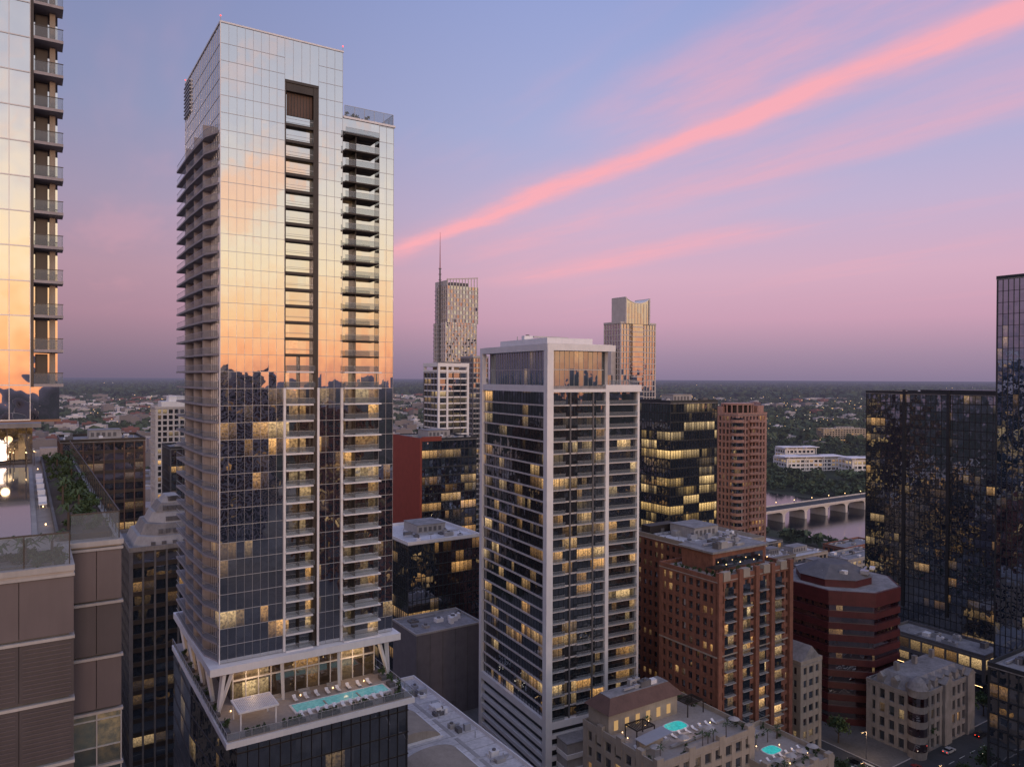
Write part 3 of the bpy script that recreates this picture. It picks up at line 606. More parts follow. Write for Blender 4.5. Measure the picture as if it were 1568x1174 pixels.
# left background
block('brown_glass_office_building', (-168, 280), 28, 30, 85, 3.8, 3.5, ROOFB, BRONZE, 0.4, 1.2, 0.3, gl=dict(lit=0.05, refl=0.35, tint=(1, .8, .7)), nclut=8, seed=21).finish()
b = block('tan_stepped_apartment_building', (-199, 420), 24, 18, 92, 3.2, 3.0, PALE, PALE, 0.9, 0.9, 0.4, gl=dict(lit=0.14, refl=0.1), nclut=4)
b.box('crown_step', WHITE, 3, 2, 92, 21, 15, 96); b.box('crown_step_upper', WHITE, 7, 4, 96, 17, 12, 99); b.finish()
b = block('ziggurat_roofed_tower', (-104, 205), 24, 28, 62, 3.9, 3.0, CONCD, BRONZE, 0.5, 1.2, 0.35, gl=dict(lit=0.05, refl=0.2), nclut=0, pent=False, slabtop=STONE)
for k, (z0, z1, s) in enumerate(((62.2, 65.2, 1.0), (65.2, 68.2, 3.2), (68.2, 71, 5.4), (71, 73.4, 7.4), (73.4, 75.2, 9.0))):
    x0, x1, y0, y1 = s, 24-s, s, 28-s; q = 4 if k < 3 else 1.5
    pts = [(x0+q, y0), (x1-q, y0), (x1, y0+q), (x1, y1-q), (x1-q, y1), (x0+q, y1), (x0, y1-q), (x0, y0+q)]
    s2 = 1.3; tp = [(x0+q+s2*.4, y0+s2), (x1-q-s2*.4, y0+s2), (x1-s2, y0+q+s2*.4), (x1-s2, y1-q-s2*.4), (x1-q-s2*.4, y1-s2), (x0+q+s2*.4, y1-s2), (x0+s2, y1-q-s2*.4), (x0+s2, y0+q+s2*.4)]
    b.prism('stepped_roof', (CONC, STONE)[k % 2], pts, z0, z1-0.02, tp)
    for j in range(5): b.box('roof_dormers', CONCD, x0+q+(x1-x0-2*q)*j/5+0.2, y0+0.1, z0+0.5, x0+q+(x1-x0-2*q)*j/5+1.3, y0+1.5, z0+1.7)
b.finish()
block('dark_brick_mid_rise', (-120, 178), 14, 22, 30, 3.6, 2.8, CONCD, CONCD, 0.8, 1.2, 0.3, gl=dict(lit=0.08, refl=0.15), nclut=6).finish()
block('mirrored_mid_rise', (-150, 330), 20, 22, 78, 3.6, 2.4, CONCD, BLACKM, 0.3, 0.9, 0.25, gl=dict(lit=0.05, refl=0.3), nclut=6).finish()

# ---------------- right side
GBD = glass('brick_balcony_door_glass', 3.6, 3.6, 3.15, 0.8, lit=0.14, refl=0.15, st=1.0, run=1)
b = block('brick_terraced_apartment_building', (52.2, 190), 28.6, 19.6, 58.5, 3.15, 2.4, BRICK, BRICK, 0.9, 1.15, 0.45, gl=dict(lit=0.10, refl=0.16, st=1.2), roof=PAVER, nclut=0, parapet=1.1, pent=False)
for i, x in enumerate((2.2, 8.6, 15.0, 21.4)):
    for k in range(17):
        z = 4+k*3.15; b.box('balcony_slabs', CONC, x, -1.5, z-0.15, x+3.6, -0.5, z+0.05)
        b.box('balcony_doors', GBD, x+0.15, -0.56, z+0.06, x+3.45, -0.40, z+2.4)  # dark door glass laid over the piers, also standing in for recess shade
        b.box('balcony_rails', BLACKM, x, -1.5, z+0.95, x+3.6, -1.45, z+1.02)
        for j in range(13): b.box('balcony_balusters', BLACKM, x+j*0.29, -1.49, z+0.05, x+j*0.29+0.05, -1.46, z+0.95)
for x in (-0.5, 7.2, 13.7, 20.0, 27.6): b.box('projecting_bays', BRICK, x, -1.1, 0, x+1.4, 0, 61)
for x in (1.5, 9, 17, 24): b.box('cornice_blocks', TAN, x, -0.9, 58.6, x+2.5, 0.6, 60.9)
for z in (20, 39.4): b.box('stone_string_course', TAN, -0.6, -0.62, z, 29.2, 20.1, z+0.35)
b.box('setback_penthouse', BRICK, 5, 6, 58.7, 26, 17, 64); b.box('penthouse_glass', GQ, 6, 5.9, 59.5, 25, 6.2, 62.6); b.box('penthouse_roof', ROOFG, 4.2, 5.2, 64, 26.8, 17.8, 64.5); clutter(b, 6, 7, 24, 16, 64.5, 10, 12)
for i in range(12): b.box('roof_pergola', BRONZE, 1+i*0.4, 1.2, 61.2, 1.15+i*0.4, 4.6, 61.35)
for x, y in ((1, 1.3), (5.6, 1.3), (1, 4.4), (5.6, 4.4)): b.box('roof_pergola_posts', BRONZE, x, y, 58.7, x+0.15, y+0.15, 61.2)
for i in range(14): shrub(b, 1+i*1.9, 1.5+random.random()*2.5, 58.9, 0.7, 1.6, 60)
for i in range(8): shrub(b, 1.5+random.random()*2, 2+i*2, 58.9, 0.7, 1.4, 50)
for i in range(5): b.box('warm_roof_lamps', LAMP, 3+i*5.5, 4.5, 60.9, 3.2+i*5.5, 4.6, 61.1)
b.finish()
b = block('brick_apartment_building', (56, 220), 27, 30, 59.5, 3.15, 2.6, BRICK, BRICK, 1.2, 1.4, 0.3, gl=dict(lit=0.05, refl=0.15), roof=ROOFW, nclut=34, seed=33, parapet=1.2, slabtop=TAN)
for i in range(8): b.box('solar_screens', ALU, 3+i*2.6, 2.5, 60.4, 5+i*2.6, 5.5, 60.6)
for i in range(7): shrub(b, -0.2+1.0, 2+i*3.5, 59.8, 0.6, 1.1, 40)
b.box('roof_garden_screen', BRONZE, 2, 24, 59.8, 14, 28, 62.6); b.finish()
b = Bld('dark_red_octagonal_office', (112, 255, 0), 33+22.5)
GO = glass('octagon_glass', 2, 2, 3.8, 0, lit=0.02, refl=0.22, dark=(0.02, 0.006, 0.008))
b.cyl('glass_bands', GO, 0, 0, 0, 40, 17.6, 8)
for k in range(11): b.cyl('granite_bands', REDD, 0, 0, k*3.8, k*3.8+2.0, 18.3, 8)
b.cyl('parapet', REDD, 0, 0, 40, 42.5, 18.4, 8); b.cyl('roof', ROOFG, 0, 0, 42.5, 42.6, 17.6, 8)
b.cyl('upper_tier', REDD, -2, 2, 42.6, 45, 12, 8); b.cyl('upper_roof', CONCD, -2, 2, 45, 48.5, 12.4, 8, 5)
for k in range(8):
    b.cyl('wing_glass', GO, 12.05, -6, k*3.9+2, k*3.9+3.9, 9.7, 8); b.cyl('lower_wing_bands', REDD, 12, -6, k*3.9, k*3.9+2.1, 10.3, 8)
b.cyl('wing_roof', ROOFG, 12, -6, 31.2, 31.6, 10, 8)
clutter(b, -10, -10, 8, 8, 46, 6, 9); b.finish()
b = block('ornate_stone_building', (119, 219), 30, 15, 17, 4.2, 3.0, STONE, STONE, 1.3, 1.4, 0.5, gl=dict(lit=0.05, refl=0.12), nclut=0, parapet=0.8, pent=False, roof=ROOFG)
b.prism('mansard_roof', ROOFG, [(0.2, 0.2), (29.8, 0.2), (29.8, 14.8), (0.2, 14.8)], 17.2, 21.0, [(3, 3), (27, 3), (27, 12), (3, 12)])
for i in range(7): b.box('dormers', STONE, 2+i*4, 0.3, 17.3, 3.8+i*4, 3.2, 19.8); b.prism_y('dormer_gables', ROOFG, [(1.8+i*4, 19.8), (4+i*4, 19.8), (2.9+i*4, 21)], 0.2, 3.4)
for i in range(3): b.box('dormers', STONE, 0.3, 2+i*4.4, 17.3, 3.0, 3.8+i*4.4, 19.8); b.prism_x('dormer_gables', ROOFG, [(1.8+i*4.4, 19.8), (4+i*4.4, 19.8), (2.9+i*4.4, 21)], 0.2, 3.2)
for x in (-0.8, 13, 26.5): b.box('pavilion_bays', STONE, x, -1.3, 0, x+4.2, 0, 18.5); b.prism_y('pediments', STONE, [(x-0.3, 18.5), (x+4.5, 18.5), (x+2.1, 20.3)], -1.5, 1.5)
for x in (5, 15, 25): b.box('chimneys', STONE, x, 9, 20, x+1.4, 10.2, 23.5)
b.cyl('corner_turret', STONE, 0, 0, 0, 20, 2.6, 16); b.cyl('turret_dome', ROOFG, 0, 0, 20, 22.2, 2.9, 16, 1.9); b.cyl('turret_dome', ROOFG, 0, 0, 22.2, 23.6, 1.9, 16, 0.3)
for k in range(4): b.cyl('turret_bands', GO, 0, 0, 2.2+k*4.4, 4.6+k*4.4, 2.66, 16)
b.finish()
b = block('striped_stone_building', (82, 212), 9, 13, 29, 3.6, 2.6, TAN, TAN, 1.0, 1.6, 0.3, gl=dict(lit=0.03, refl=0.12), nclut=3, pent=False)
b.prism_y('gable_roof', ROOFG, [(-0.4, 29.4), (9.4, 29.4), (4.5, 34)], -0.4, 13.4); b.finish()
def pool_building(name, loc, w, d, z, px, py, pw_, pd):
    b = block(name, loc, w, d, z, 3.4, 3.2, TAN, TAN, 1.3, 1.3, 0.4, gl=dict(lit=0.10, refl=0.15, st=1.0), roof=PAVER, nclut=0, parapet=1.1, pent=False)
    zt = z+0.25
    cx, cy = px+pw_/2, py+pd/2
    def ell(k): return [(cx+k*pw_/2*math.copysign(abs(math.cos(a))**0.55, math.cos(a)), cy+k*pd/2*math.copysign(abs(math.sin(a))**0.7, math.sin(a))) for a in [2*math.pi*i/24 for i in range(24)]]
    b.prism('pool_coping', WHITE, ell(1.15), zt, zt+0.14); b.prism('pool_water', POOLT, ell(1.0), zt+0.05, zt+0.18)
    r = random.Random(int(w*10))
    for i in range(int(w/2.4)): lounger(b, 1.2+i*2.2, py-2.8, zt)
    for i in range(30): shrub(b, r.choice([r.uniform(1, w-1), 1.0, w-1.2]), r.choice([r.uniform(1, py-3), r.uniform(py+pd+1, d-1)]), zt, r.uniform(.4, .9), r.uniform(.8, 2.0), 60, 0.12)
    for i in range(6): palm(b, r.uniform(1, w-1), r.choice([1.3, py+pd+1.5]), zt, r.uniform(1.8, 3), r)
    for i in range(10): b.cyl('terrace_lamps', LAMP, r.uniform(1, w-1), r.uniform(1, d-1), zt+0.4, zt+0.6, 0.1, 6)
    for i in range(4): b.box('parapet_towers', TAN, -0.55+i*(w-1.4)/3, -0.6, z-2, 1.3+i*(w-1.4)/3, 0.6, z+2.1)
    for i in range(3): b.box('parapet_towers', TAN, -0.6, 4+i*(d-4)/3, z-2, 0.6, 5.8+i*(d-4)/3, z+2.1)
    for i in range(5): b.box('terrace_planters', CONC, 2+i*(w-6)/4, d*0.28, zt, 4.5+i*(w-6)/4, d*0.28+0.7, zt+0.6)
    for i in range(4): b.cyl('parasol_poles', ALU, 3+i*(w-5)/3, 3.5, zt, zt+2.3, 0.05, 6); b.cyl('parasols', CONC, 3+i*(w-5)/3, 3.5, zt+2.1, zt+2.7, 1.4, 8, 0.1)
    return b
b = pool_building('courtyard_apartment_building', (30.6, 156), 29.7, 23.7, 28.8, 14, 9.5, 5.5, 3.6)
zt = 29.05
b.box('clubhouse', TAN, 0.4, 16, zt, 22, 23.2, 34); b.prism('clubhouse_hip_roof', ROOFB, [(-0.4, 15), (23, 15), (23, 24), (-0.4, 24)], 34, 36.6, [(2.2, 17.6), (20.6, 17.6), (20.6, 21.4), (2.2, 21.4)])
b.box('clubhouse_flat_roof', ROOFG, 2.2, 17.6, 36.58, 20.6, 21.4, 36.7); clutter(b, 3, 18, 20, 21, 36.7, 5, 77)
for i in range(6): b.box('clubhouse_windows', GLOW, 2+i*3.3, 15.93, zt+0.8, 3.2+i*3.3, 16.0, zt+3)
for (x0, y0) in ((3, 9.5), (22.5, 13)):
    b.ring('pergola_frame', BRONZE, x0, y0, x0+5.5, y0+4, zt+2.9, zt+3.15, 0.2); [b.box('pergola_slats', BRONZE, x0+0.3+i*0.5, y0+0.2, zt+2.95, x0+0.42+i*0.5, y0+3.8, zt+3.1) for i in range(10)]
    [b.box('pergola_posts', BRONZE, x, y, zt, x+0.2, y+0.2, zt+2.9) for x in (x0, x0+5.3) for y in (y0, y0+3.8)]
b.prism_y('canopy_roofs', ALU, [(1, zt+2.4), (9, zt+3.2), (9, zt+3.35), (1, zt+2.55)], 4.5, 8.0); b.box('canopy_wall', TAN, 1.5, 7, zt, 8.5, 7.9, zt+2.5)
b.finish()
b = pool_building('hotel_with_rooftop_pool', (60, 164), 17, 20, 22, 6.5, 8.5, 4.5, 3.2)
b.prism_y('shade_canopy', ALU, [(1, 25.5), (7, 26.3), (7, 26.5), (1, 25.7)], 12, 18); b.finish()
b = block('dark_mirrored_hotel_tower', (185, 285), 32, 53.5, 104, 3.5, 2.1, BLACKM, BLACKM, 0.1, 0.3, 0.15, gl=dict(lit=0.045, refl=0.36, dark=(0.024, 0.032, 0.052), tilt=0.015, st=1.0, run=3, wave=0.06), nclut=5, pent=False)
for y in (18, 36): b.box('vertical_reveals', BLACKM, -0.6, y, 15, -0.1, y+1.2, 106)
b.box('upper_crown', BLACKM, 0, 0, 104.2, 31, 30, 106); b.finish()
b = block('slender_blue_glass_tower', (171.4, 215), 25, 30, 142, 3.6, 1.6, BLACKM, BLACKM, 0.12, 0.12, 0.18, gl=dict(lit=0.012, refl=0.42, tint=(.75, .85, 1), dark=(0.016, 0.026, 0.048), run=1, tilt=0.006, wave=0.03), nclut=2, pent=False); b.finish()
block('dark_corner_block', (131.5, 172), 20, 20, 38, 3.8, 2.2, BLACKM, BLACKM, 0.2, 0.4, 0.2, gl=dict(lit=0.04, refl=0.25, run=3), nclut=10).finish()
b = block('convention_hall', (161.7, 256), 14, 34, 15, 5, 4, CONCD, CONCD, 0.5, 1.4, 0.4, gl=dict(lit=0.12, refl=0.15, st=0.9), nclut=8, pent=False); b.box('canopy', BLACKM, -3, -1, 6, 0, 35, 6.6); b.box('canopy_light_strip', LAMP, -3.06, -1, 6.1, -3.0, 35, 6.2); b.finish()
for i, (x, y, w, d, z) in enumerate(((150, 400, 30, 18, 14), (185, 412, 34, 16, 10), (142, 440, 26, 20, 12), (200, 450, 36, 14, 8), (128, 372, 20, 14, 20), (96, 400, 24, 22, 30), (140, 340, 18, 16, 22), (165, 365, 22, 12, 12), (35, 300, 20, 20, 40), (20, 360, 26, 20, 48))):
    block('riverside_low_building', (x, y), w, d, z, 3.8, 4.0, (TAN, CONC, CONCD, BRICK)[i % 4], None, 1.0, 1.4, 0.3, gl=dict(lit=0.09, refl=0.15), roof=(ROOFW, ROOFG)[i % 2], nclut=9, seed=50+i, pent=(i % 2 == 0)).finish()
for i, (x, y, w, d, z) in enumerate(((330, 900, 70, 30, 14), (395, 870, 50, 26, 16), (350, 960, 40, 24, 20))):
    b = block('white_arts_centre', (x, y), w, d, z, 5, 6, WHITE, WHITE, 1.5, 2, 0.6, gl=dict(lit=0.1, refl=0.2), roof=ROOFW, nclut=5, ang=10); b.box('roof_canopy', WHITE, -5, -5, z+3, w+5, d*0.7, z+3.6); [b.box('canopy_posts', WHITE, px, -4.5, 0, px+0.6, -3.9, z+3) for px in (0, w*0.33, w*0.66, w)]; b.finish()
b = block('pale_lakeside_apartments', (540, 1300), 80, 24, 24, 3.5, 5, TAN, TAN, 2, 1.6, 0.5, gl=dict(lit=0.15, refl=0.1), ang=5, nclut=4); b.finish()
for i, (x, y, w, d, z) in enumerate(((70, -60, 30, 30, 84), (140, -120, 34, 28, 100), (60, -170, 28, 28, 70), (200, -60, 30, 40, 92), (240, -180, 40, 30, 112), (130, -240, 30, 30, 95), (20, -260, 34, 34, 88), (300, 0, 30, 30, 90), (260, 70, 30, 24, 75), (340, -260, 40, 40, 98), (-60, -150, 30, 30, 90), (150, 10, 26, 26, 62), (400, -100, 40, 40, 104))):
    block('downtown_building', (x, y), w, d, z, 3.6, 3.4, (CONC, TAN, CONCD, BRICK)[i % 4], None, 0.8, 1.1, 0.3, gl=dict(lit=0.07, refl=0.2), nclut=5, seed=i).finish()

# ================================================================== GROUND
def sheet(name, pts, z, mat):
    me = bpy.data.meshes.new(name); me.from_pydata([(x, y, z) for x, y in pts], [], [tuple(range(len(pts)))]); me.materials.append(mat); me.update()
    o = bpy.data.objects.new(name, me); scene.collection.objects.link(o); return o
m, nt, o = newmat('ground_cover')
ge = nt.nodes.new('ShaderNodeNewGeometry'); P = ge.outputs['Position']
n1 = noise(nt, P, 0.0016, 5, 0.7); n2 = noise(nt, P, 0.02, 3)
c = ramp(nt, n1, [(0.35, (0.03, 0.042, 0.024, 1)), (0.5, (0.05, 0.055, 0.036, 1)), (0.64, (0.08, 0.07, 0.06, 1))])
c = vnode(nt, 'SCALE', c, None, maprange(nt, n2, 0.3, 0.7, 0.5, 1.5))
p = nt.nodes.new('ShaderNodeBsdfPrincipled'); nt.links.new(c, p.inputs['Base Color']); p.inputs['Roughness'].default_value = 0.95
p.inputs['Specular IOR Level'].default_value = 0.0
nt.links.new(painted_haze(nt, p.outputs[0]), o.inputs[0]); m.cycles.emission_sampling = 'NONE'
N = 96; ring = [(70000*math.cos(2*math.pi*i/N), 70000*math.sin(2*math.pi*i/N)) for i in range(N)]
sheet('ground', ring, 0, m)
sheet('downtown_pavement', [g2w(*q) for q in ((-500, -500), (430, -500), (430, 330), (-500, 330))], 0.004, SIDEW)
def road(u0, v0, u1, v1):
    sheet('road', [g2w(u0, v0), g2w(u1, v0), g2w(u1, v1), g2w(u0, v1)], 0.008+0.004*(u1-u0 > v1-v0), ASPH)
    b = Bld('road_markings_and_kerbs', (0, 0, 0), GA)
    if u1-u0 < v1-v0:
        mid = (u0+u1)/2
        for k in range(int((v1-v0)/6)): b.box('lane_markings', MARK, mid-0.08, v0+k*6, 0.013, mid+0.08, v0+k*6+3, 0.017)
        b.box('kerb', CONC, u0-0.3, v0, 0, u0, v1, 0.14); b.box('kerb', CONC, u1, v0, 0, u1+0.3, v1, 0.14)
    else:
        mid = (v0+v1)/2
        for k in range(int((u1-u0)/6)): b.box('lane_markings', MARK, u0+k*6, mid-0.08, 0.013, u0+k*6+3, mid+0.08, 0.017)
        for j in range(12): b.box('crosswalk', MARK, u0+3, v0+1+j*1.0, 0.014, u0+6, v0+1.5+j*1.0, 0.018)
        b.box('kerb', CONC, u0, v0-0.3, 0, u1, v0, 0.14); b.box('kerb', CONC, u0, v1, 0, u1, v1+0.3, 0.14)
    b.finish()
road(97, 40, 109, 330); road(186, 40, 204, 330); road(204.3, 104, 420, 119); road(109.3, 98, 185.7, 104)
road(-40, -300, -26, 330); road(20, 210, 96, 222); road(204.3, 186, 420, 200)
b = Bld('parking_lot_markings', (0, 0, 0), GA)
for i in range(12): b.box('bay_lines', MARK, 74, 186+i*2.7, 0.013, 79, 186.12+i*2.7, 0.017); b.box('bay_lines', MARK, 86, 224+i*2.7, 0.013, 92, 224.12+i*2.7, 0.017)
for i in range(10): b.box('crosswalk_bars', MARK, 187+i*1.7, 97.5, 0.013, 187.8+i*1.7, 101.5, 0.017); b.box('crosswalk_bars', MARK, 187+i*1.7, 122, 0.013, 187.8+i*1.7, 126, 0.017)
b.finish()
rc = (245, 600)
def rv(a, c): return (rc[0]+U[0]*a+V[0]*c, rc[1]+U[1]*a+V[1]*c)
sheet('river', [rv(-78, -420), rv(-60, -200), rv(-72, -60), rv(-75, 40), rv(-70, 200), rv(-90, 500), rv(-200, 900), rv(20, 950), rv(60, 500), rv(72, 200), rv(78, 40), rv(70, -80), rv(90, -250), rv(120, -420)], 0.03, RIVER)
b = Bld('low_multi_span_road_bridge', (rc[0]-U[0]*95, rc[1]-U[1]*95, 0), GA)
b.box('deck', PALE, -20, 0, 8.2, 230, 16, 9.4); b.box('parapets', PALE, -20, -0.3, 9.4, 230, 0.1, 10.4); b.box('parapets', PALE, -20, 15.9, 9.4, 230, 16.3, 10.4); b.box('roadway', ASPH, -20, 0.2, 9.4, 230, 15.8, 9.45)
for i in range(8):
    x = i*27; n = 10
    pts = [(x-6.5, 8.2), (x-3.0, 7.2), (x-1.6, 5.6), (x-1.3, 0), (x+1.3, 0), (x+1.6, 5.6), (x+3.0, 7.2), (x+6.5, 8.2)]
    b.prism_y('flared_piers', PALE, pts, 0.8, 15.2)
for i in range(10): b.cyl('lamp_posts', CONCD, i*22, 0.5, 10, 16, 0.12, 6); b.cyl('lamp_heads', LAMP, i*22, 0.5, 16, 16.4, 0.3, 6)
b.finish()

# ================================================================== STREET THINGS
def car_mesh(col, nm):
    M_ = solid(nm, col, 0.3, 0.3, var=0.03); G_ = solid(nm+'_glass', (0.02, 0.02, 0.025), 0.1)
    b = Bld('car')
    b.prism_y('body', M_, [(-2.2, 0.35), (2.2, 0.35), (2.3, 0.6), (2.2, 0.85), (1.1, 0.98), (-1.9, 1.02), (-2.25, 0.9)], -0.88, 0.88)
    b.prism_y('cabin', G_, [(-1.75, 1.0), (1.05, 0.97), (0.35, 1.42), (-1.2, 1.45)], -0.76, 0.76); b.box('roof', M_, -1.15, -0.7, 1.43, 0.3, 0.7, 1.48)
    for x in (-1.4, 1.4):
        for y in (-0.8, 0.8):
            n = 12; v = [(x+0.34*math.cos(2*math.pi*i/n), y-0.11, 0.34+0.34*math.sin(2*math.pi*i/n)) for i in range(n)]; v += [(a, c+0.22, d) for a, c, d in v]
            b.add('wheels', BLACKM, v, [tuple(range(n)), tuple(range(2*n-1, n-1, -1))]+[(i, n+i, n+(i+1) % n, (i+1) % n) for i in range(n)])
    for y in (-0.65, 0.45): b.box('headlights', LAMPW, 2.2, y, 0.62, 2.32, y+0.22, 0.76); b.box('tail_lights', REDL, -2.3, y, 0.7, -2.2, y+0.22, 0.82)
    return b.merged()
CARS = [car_mesh(c, n) for c, n in (((0.5, 0.5, 0.52), 'silver_paint'), ((0.03, 0.03, 0.035), 'black_paint'), ((0.7, 0.7, 0.68), 'white_car_paint'), ((0.25, 0.02, 0.02), 'red_paint'))]
r = random.Random(12)
for k in range(14):
    x, y = g2w(r.choice((100, 106)), 110+k*9+r.random()*3); put(r.choice(CARS), 'car', (x, y, 0.012), R(GA+90)+(math.pi if r.random() < .5 else 0))
for k in range(12):
    x, y = g2w(89, 225.4+k*2.7)
    if r.random() < .7: put(r.choice(CARS), 'parked_car', (x, y, 0.012), R(GA))
for k in range(16):
    s = k % 2; x, y = g2w(190 if s else 200, 105+k*10+r.random()*4); put(r.choice(CARS), 'car', (x, y, 0.012), R(GA+90)+(math.pi if s else 0))
for k in range(14):
    s = k % 2; x, y = g2w(210+k*9+r.random()*3, 108 if s else 115); put(r.choice(CARS), 'car', (x, y, 0.016), R(GA)+(math.pi if s else 0))
b = Bld('street_lamp'); b.cyl('pole', CONCD, 0, 0, 0, 8, 0.12, 8, 0.07); b.beam('arm', CONCD, (0, 0, 8), (1.8, 0, 8.3), 0.1); b.box('head', CONCD, 1.4, -0.2, 8.25, 2.3, 0.2, 8.4); b.box('lamp', LAMP, 1.45, -0.17, 8.17, 2.25, 0.17, 8.25); SL = b.merged()
for k in range(12):
    x, y = g2w(96, 60+k*20); put(SL, 'street_lamp', (x, y, 0), R(GA)); x, y = g2w(185, 50+k*22); put(SL, 'street_lamp', (x, y, 0), R(GA)); x, y = g2w(205, 60+k*22); put(SL, 'street_lamp', (x, y, 0), R(GA+180))
def tree_mesh(seed):
    rg = np.random.default_rng(seed); b = Bld('street_tree'); rr = random.Random(seed)
    b.cyl('trunk', BARK, 0, 0, 0, 3.2, 0.24, 8, 0.16)
    for i in range(6):
        a = i*1.05+rr.random()*0.5; L = rr.uniform(1.5, 2.8); b.beam('limbs', BARK, (0, 0, 2.4+0.2*i), (L*math.cos(a), L*math.sin(a), 4.2+rr.random()*1.8), 0.16, 0.05)
    leaves_to(b, 'crown', LEAF, leafset(750, 0, 0, 5.3, 3.2, 3.2, 2.4, 0.22, rg, 14)); return b.merged()
TREES = [tree_mesh(s) for s in (1, 2, 3)]
for k in range(44):
    u, v = r.choice([(184, 100+r.random()*110), (207, 122+r.random()*100), (210+r.random()*110, 121.5), (210+r.random()*110, 102), (95, 100+r.random()*100)])
    x, y = g2w(u+r.random(), v); put(r.choice(TREES), 'street_tree', (x, y, 0), r.random()*6, r.uniform(0.8, 1.3))

# ================================================================== DISTANT LANDSCAPE
def scatter(n, r0, r1, amin=-44, amax=44, pw=1.0):
    t = RNG.random(n); rad = r0*(r1/r0)**(t**pw); a = np.radians(RNG.uniform(amin, amax, n)); return np.stack([rad*np.sin(a), rad*np.cos(a)], 1)
def outside(P, park=False):
    gu = P[:, 0]*U[0]+P[:, 1]*U[1]; gv = P[:, 0]*V[0]+P[:, 1]*V[1]
    a = (P[:, 0]-rc[0])*U[0]+(P[:, 1]-rc[1])*U[1]; c = (P[:, 0]-rc[0])*V[0]+(P[:, 1]-rc[1])*V[1]
    riv = (a > -85) & (a < 86) & (c > -430) & (c < 620)
    br = (np.abs(c-8) < 14) & (a > -130) & (a < 150)
    arts = (P[:, 0] > 315) & (P[:, 0] < 460) & (P[:, 1] > 850) & (P[:, 1] < 995)
    core = (gv < 335) & (gu < 430)
    bad = riv | br | core | arts
    if park: bad |= (P[:, 0] > 150) & (P[:, 0] < 620) & (P[:, 1] > 560) & (P[:, 1] < 1250)
    return ~bad
def forest(n, r0, r1, nl, rx, rz, size, parent, amin=-44, amax=44, clear=0.95):
    P = scatter(n, r0, r1, amin, amax); P = P[outside(P)]
    cl = np.sin(P[:, 0]*0.004+1.3)*np.cos(P[:, 1]*0.0031)+0.5*np.sin(P[:, 0]*0.011-P[:, 1]*0.007); P = P[cl < clear]
    protos = [leafset(nl, 0, 0, rz*1.15, rx, rx, rz, size, RNG, 8) for _ in range(5)]
    out = []
    for i, (x, y) in enumerate(P):
        s = RNG.uniform(0.6, 1.25); a = RNG.uniform(0, 6.28); q = protos[i % 5]*s
        out.append(np.stack([q[:, 0]*math.cos(a)-q[:, 1]*math.sin(a)+x, q[:, 0]*math.sin(a)+q[:, 1]*math.cos(a)+y, q[:, 2]], 1))
    return quads_obj('tree_canopies', np.concatenate(out), LEAFF, parent)
fe = bpy.data.objects.new('distant_woodland', None); scene.collection.objects.link(fe)
forest(2800, 420, 1600, 42, 6.5, 4.8, 1.35, fe)
forest(1500, 620, 1350, 50, 6.5, 5.0, 1.3, fe, 12, 36, 5)
forest(12000, 1400, 5000, 13, 13, 5.5, 4.4, fe)
forest(11000, 4500, 24000, 7, 50, 9, 18, fe)
def boxes(P, w, d, h, a):
    out = []
    c, s = np.cos(a), np.sin(a)
    cs = [(-1, -1), (1, -1), (1, 1), (-1, 1)]
    X = np.stack([P[:, 0]+c*i*w/2-s*j*d/2 for i, j in cs], 1); Y = np.stack([P[:, 1]+s*i*w/2+c*j*d/2 for i, j in cs], 1)
    z0 = P[:, 2]; z1 = z0+h
    for k in range(4):
        k2 = (k+1) % 4
        out.append(np.stack([np.stack([X[:, k], Y[:, k], z0], 1), np.stack([X[:, k2], Y[:, k2], z0], 1), np.stack([X[:, k2], Y[:, k2], z1], 1), np.stack([X[:, k], Y[:, k], z1], 1)], 1))
    out.append(np.stack([np.stack([X[:, k], Y[:, k], z1], 1) for k in range(4)], 1))
    return np.concatenate(out).reshape(-1, 3)
he = bpy.data.objects.new('distant_suburb', None); scene.collection.objects.link(he)
for i, (col, n, n2, hh) in enumerate((((0.42, 0.38, 0.37), 480, 260, 1), ((0.2, 0.17, 0.16), 380, 160, 1.2), ((0.6, 0.55, 0.55), 240, 240, 0.8), ((0.2, 0.09, 0.07), 180, 80, 1.1))):
    P = np.concatenate([scatter(n, 700, 6500), scatter(n2, 600, 4500, -44, -3)]); P = P[outside(P, True)]; n = len(P); P3 = np.c_[P, np.zeros(n)]
    sc = np.clip(np.linalg.norm(P, axis=1)/1800, 1, 2.2)
    w = RNG.uniform(12, 40, n)*sc; d = RNG.uniform(10, 22, n)*sc; h = RNG.uniform(4, 14, n)*hh*np.where(P[:, 0] < -60, 1.4, 1.0)
    a = np.full(n, R(GA))+RNG.choice([0, 0.25, -0.4], n)
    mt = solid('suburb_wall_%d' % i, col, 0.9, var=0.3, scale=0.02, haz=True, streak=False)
    Vv = boxes(P3, w, d, h, a); T = P3.copy(); T[:, 2] = h; Vv = np.concatenate([Vv, boxes(T, w*0.3, d*0.4, h*0+2.5, a)])
    quads_obj('houses', Vv, mt, he)
for i, (col, st, n) in enumerate((((1.0, 0.6, 0.28), 1.8, 1200), ((1.0, 0.78, 0.6), 1.7, 560), ((1.0, 0.12, 0.06), 1.2, 60))):
    P = scatter(n, 650, 14000, pw=0.8); P = P[outside(P, True)]
    gu = P@np.array(U); gv = P@np.array(V); half = len(P)//2
    gu[:half] = np.round(gu[:half]/170)*170
    P = np.stack([gu*U[0]+gv*V[0], gu*U[1]+gv*V[1]], 1)
    n = len(P); dist = np.linalg.norm(P, axis=1); s = np.clip(dist/1000*0.65, 0.5, 6)
    P3 = np.c_[P, RNG.uniform(7, 13, n)]
    quads_obj('street_lights', boxes(P3, s, s, s*0.7, np.zeros(n)), emis('distant_lamp_%d' % i, col, st), he)
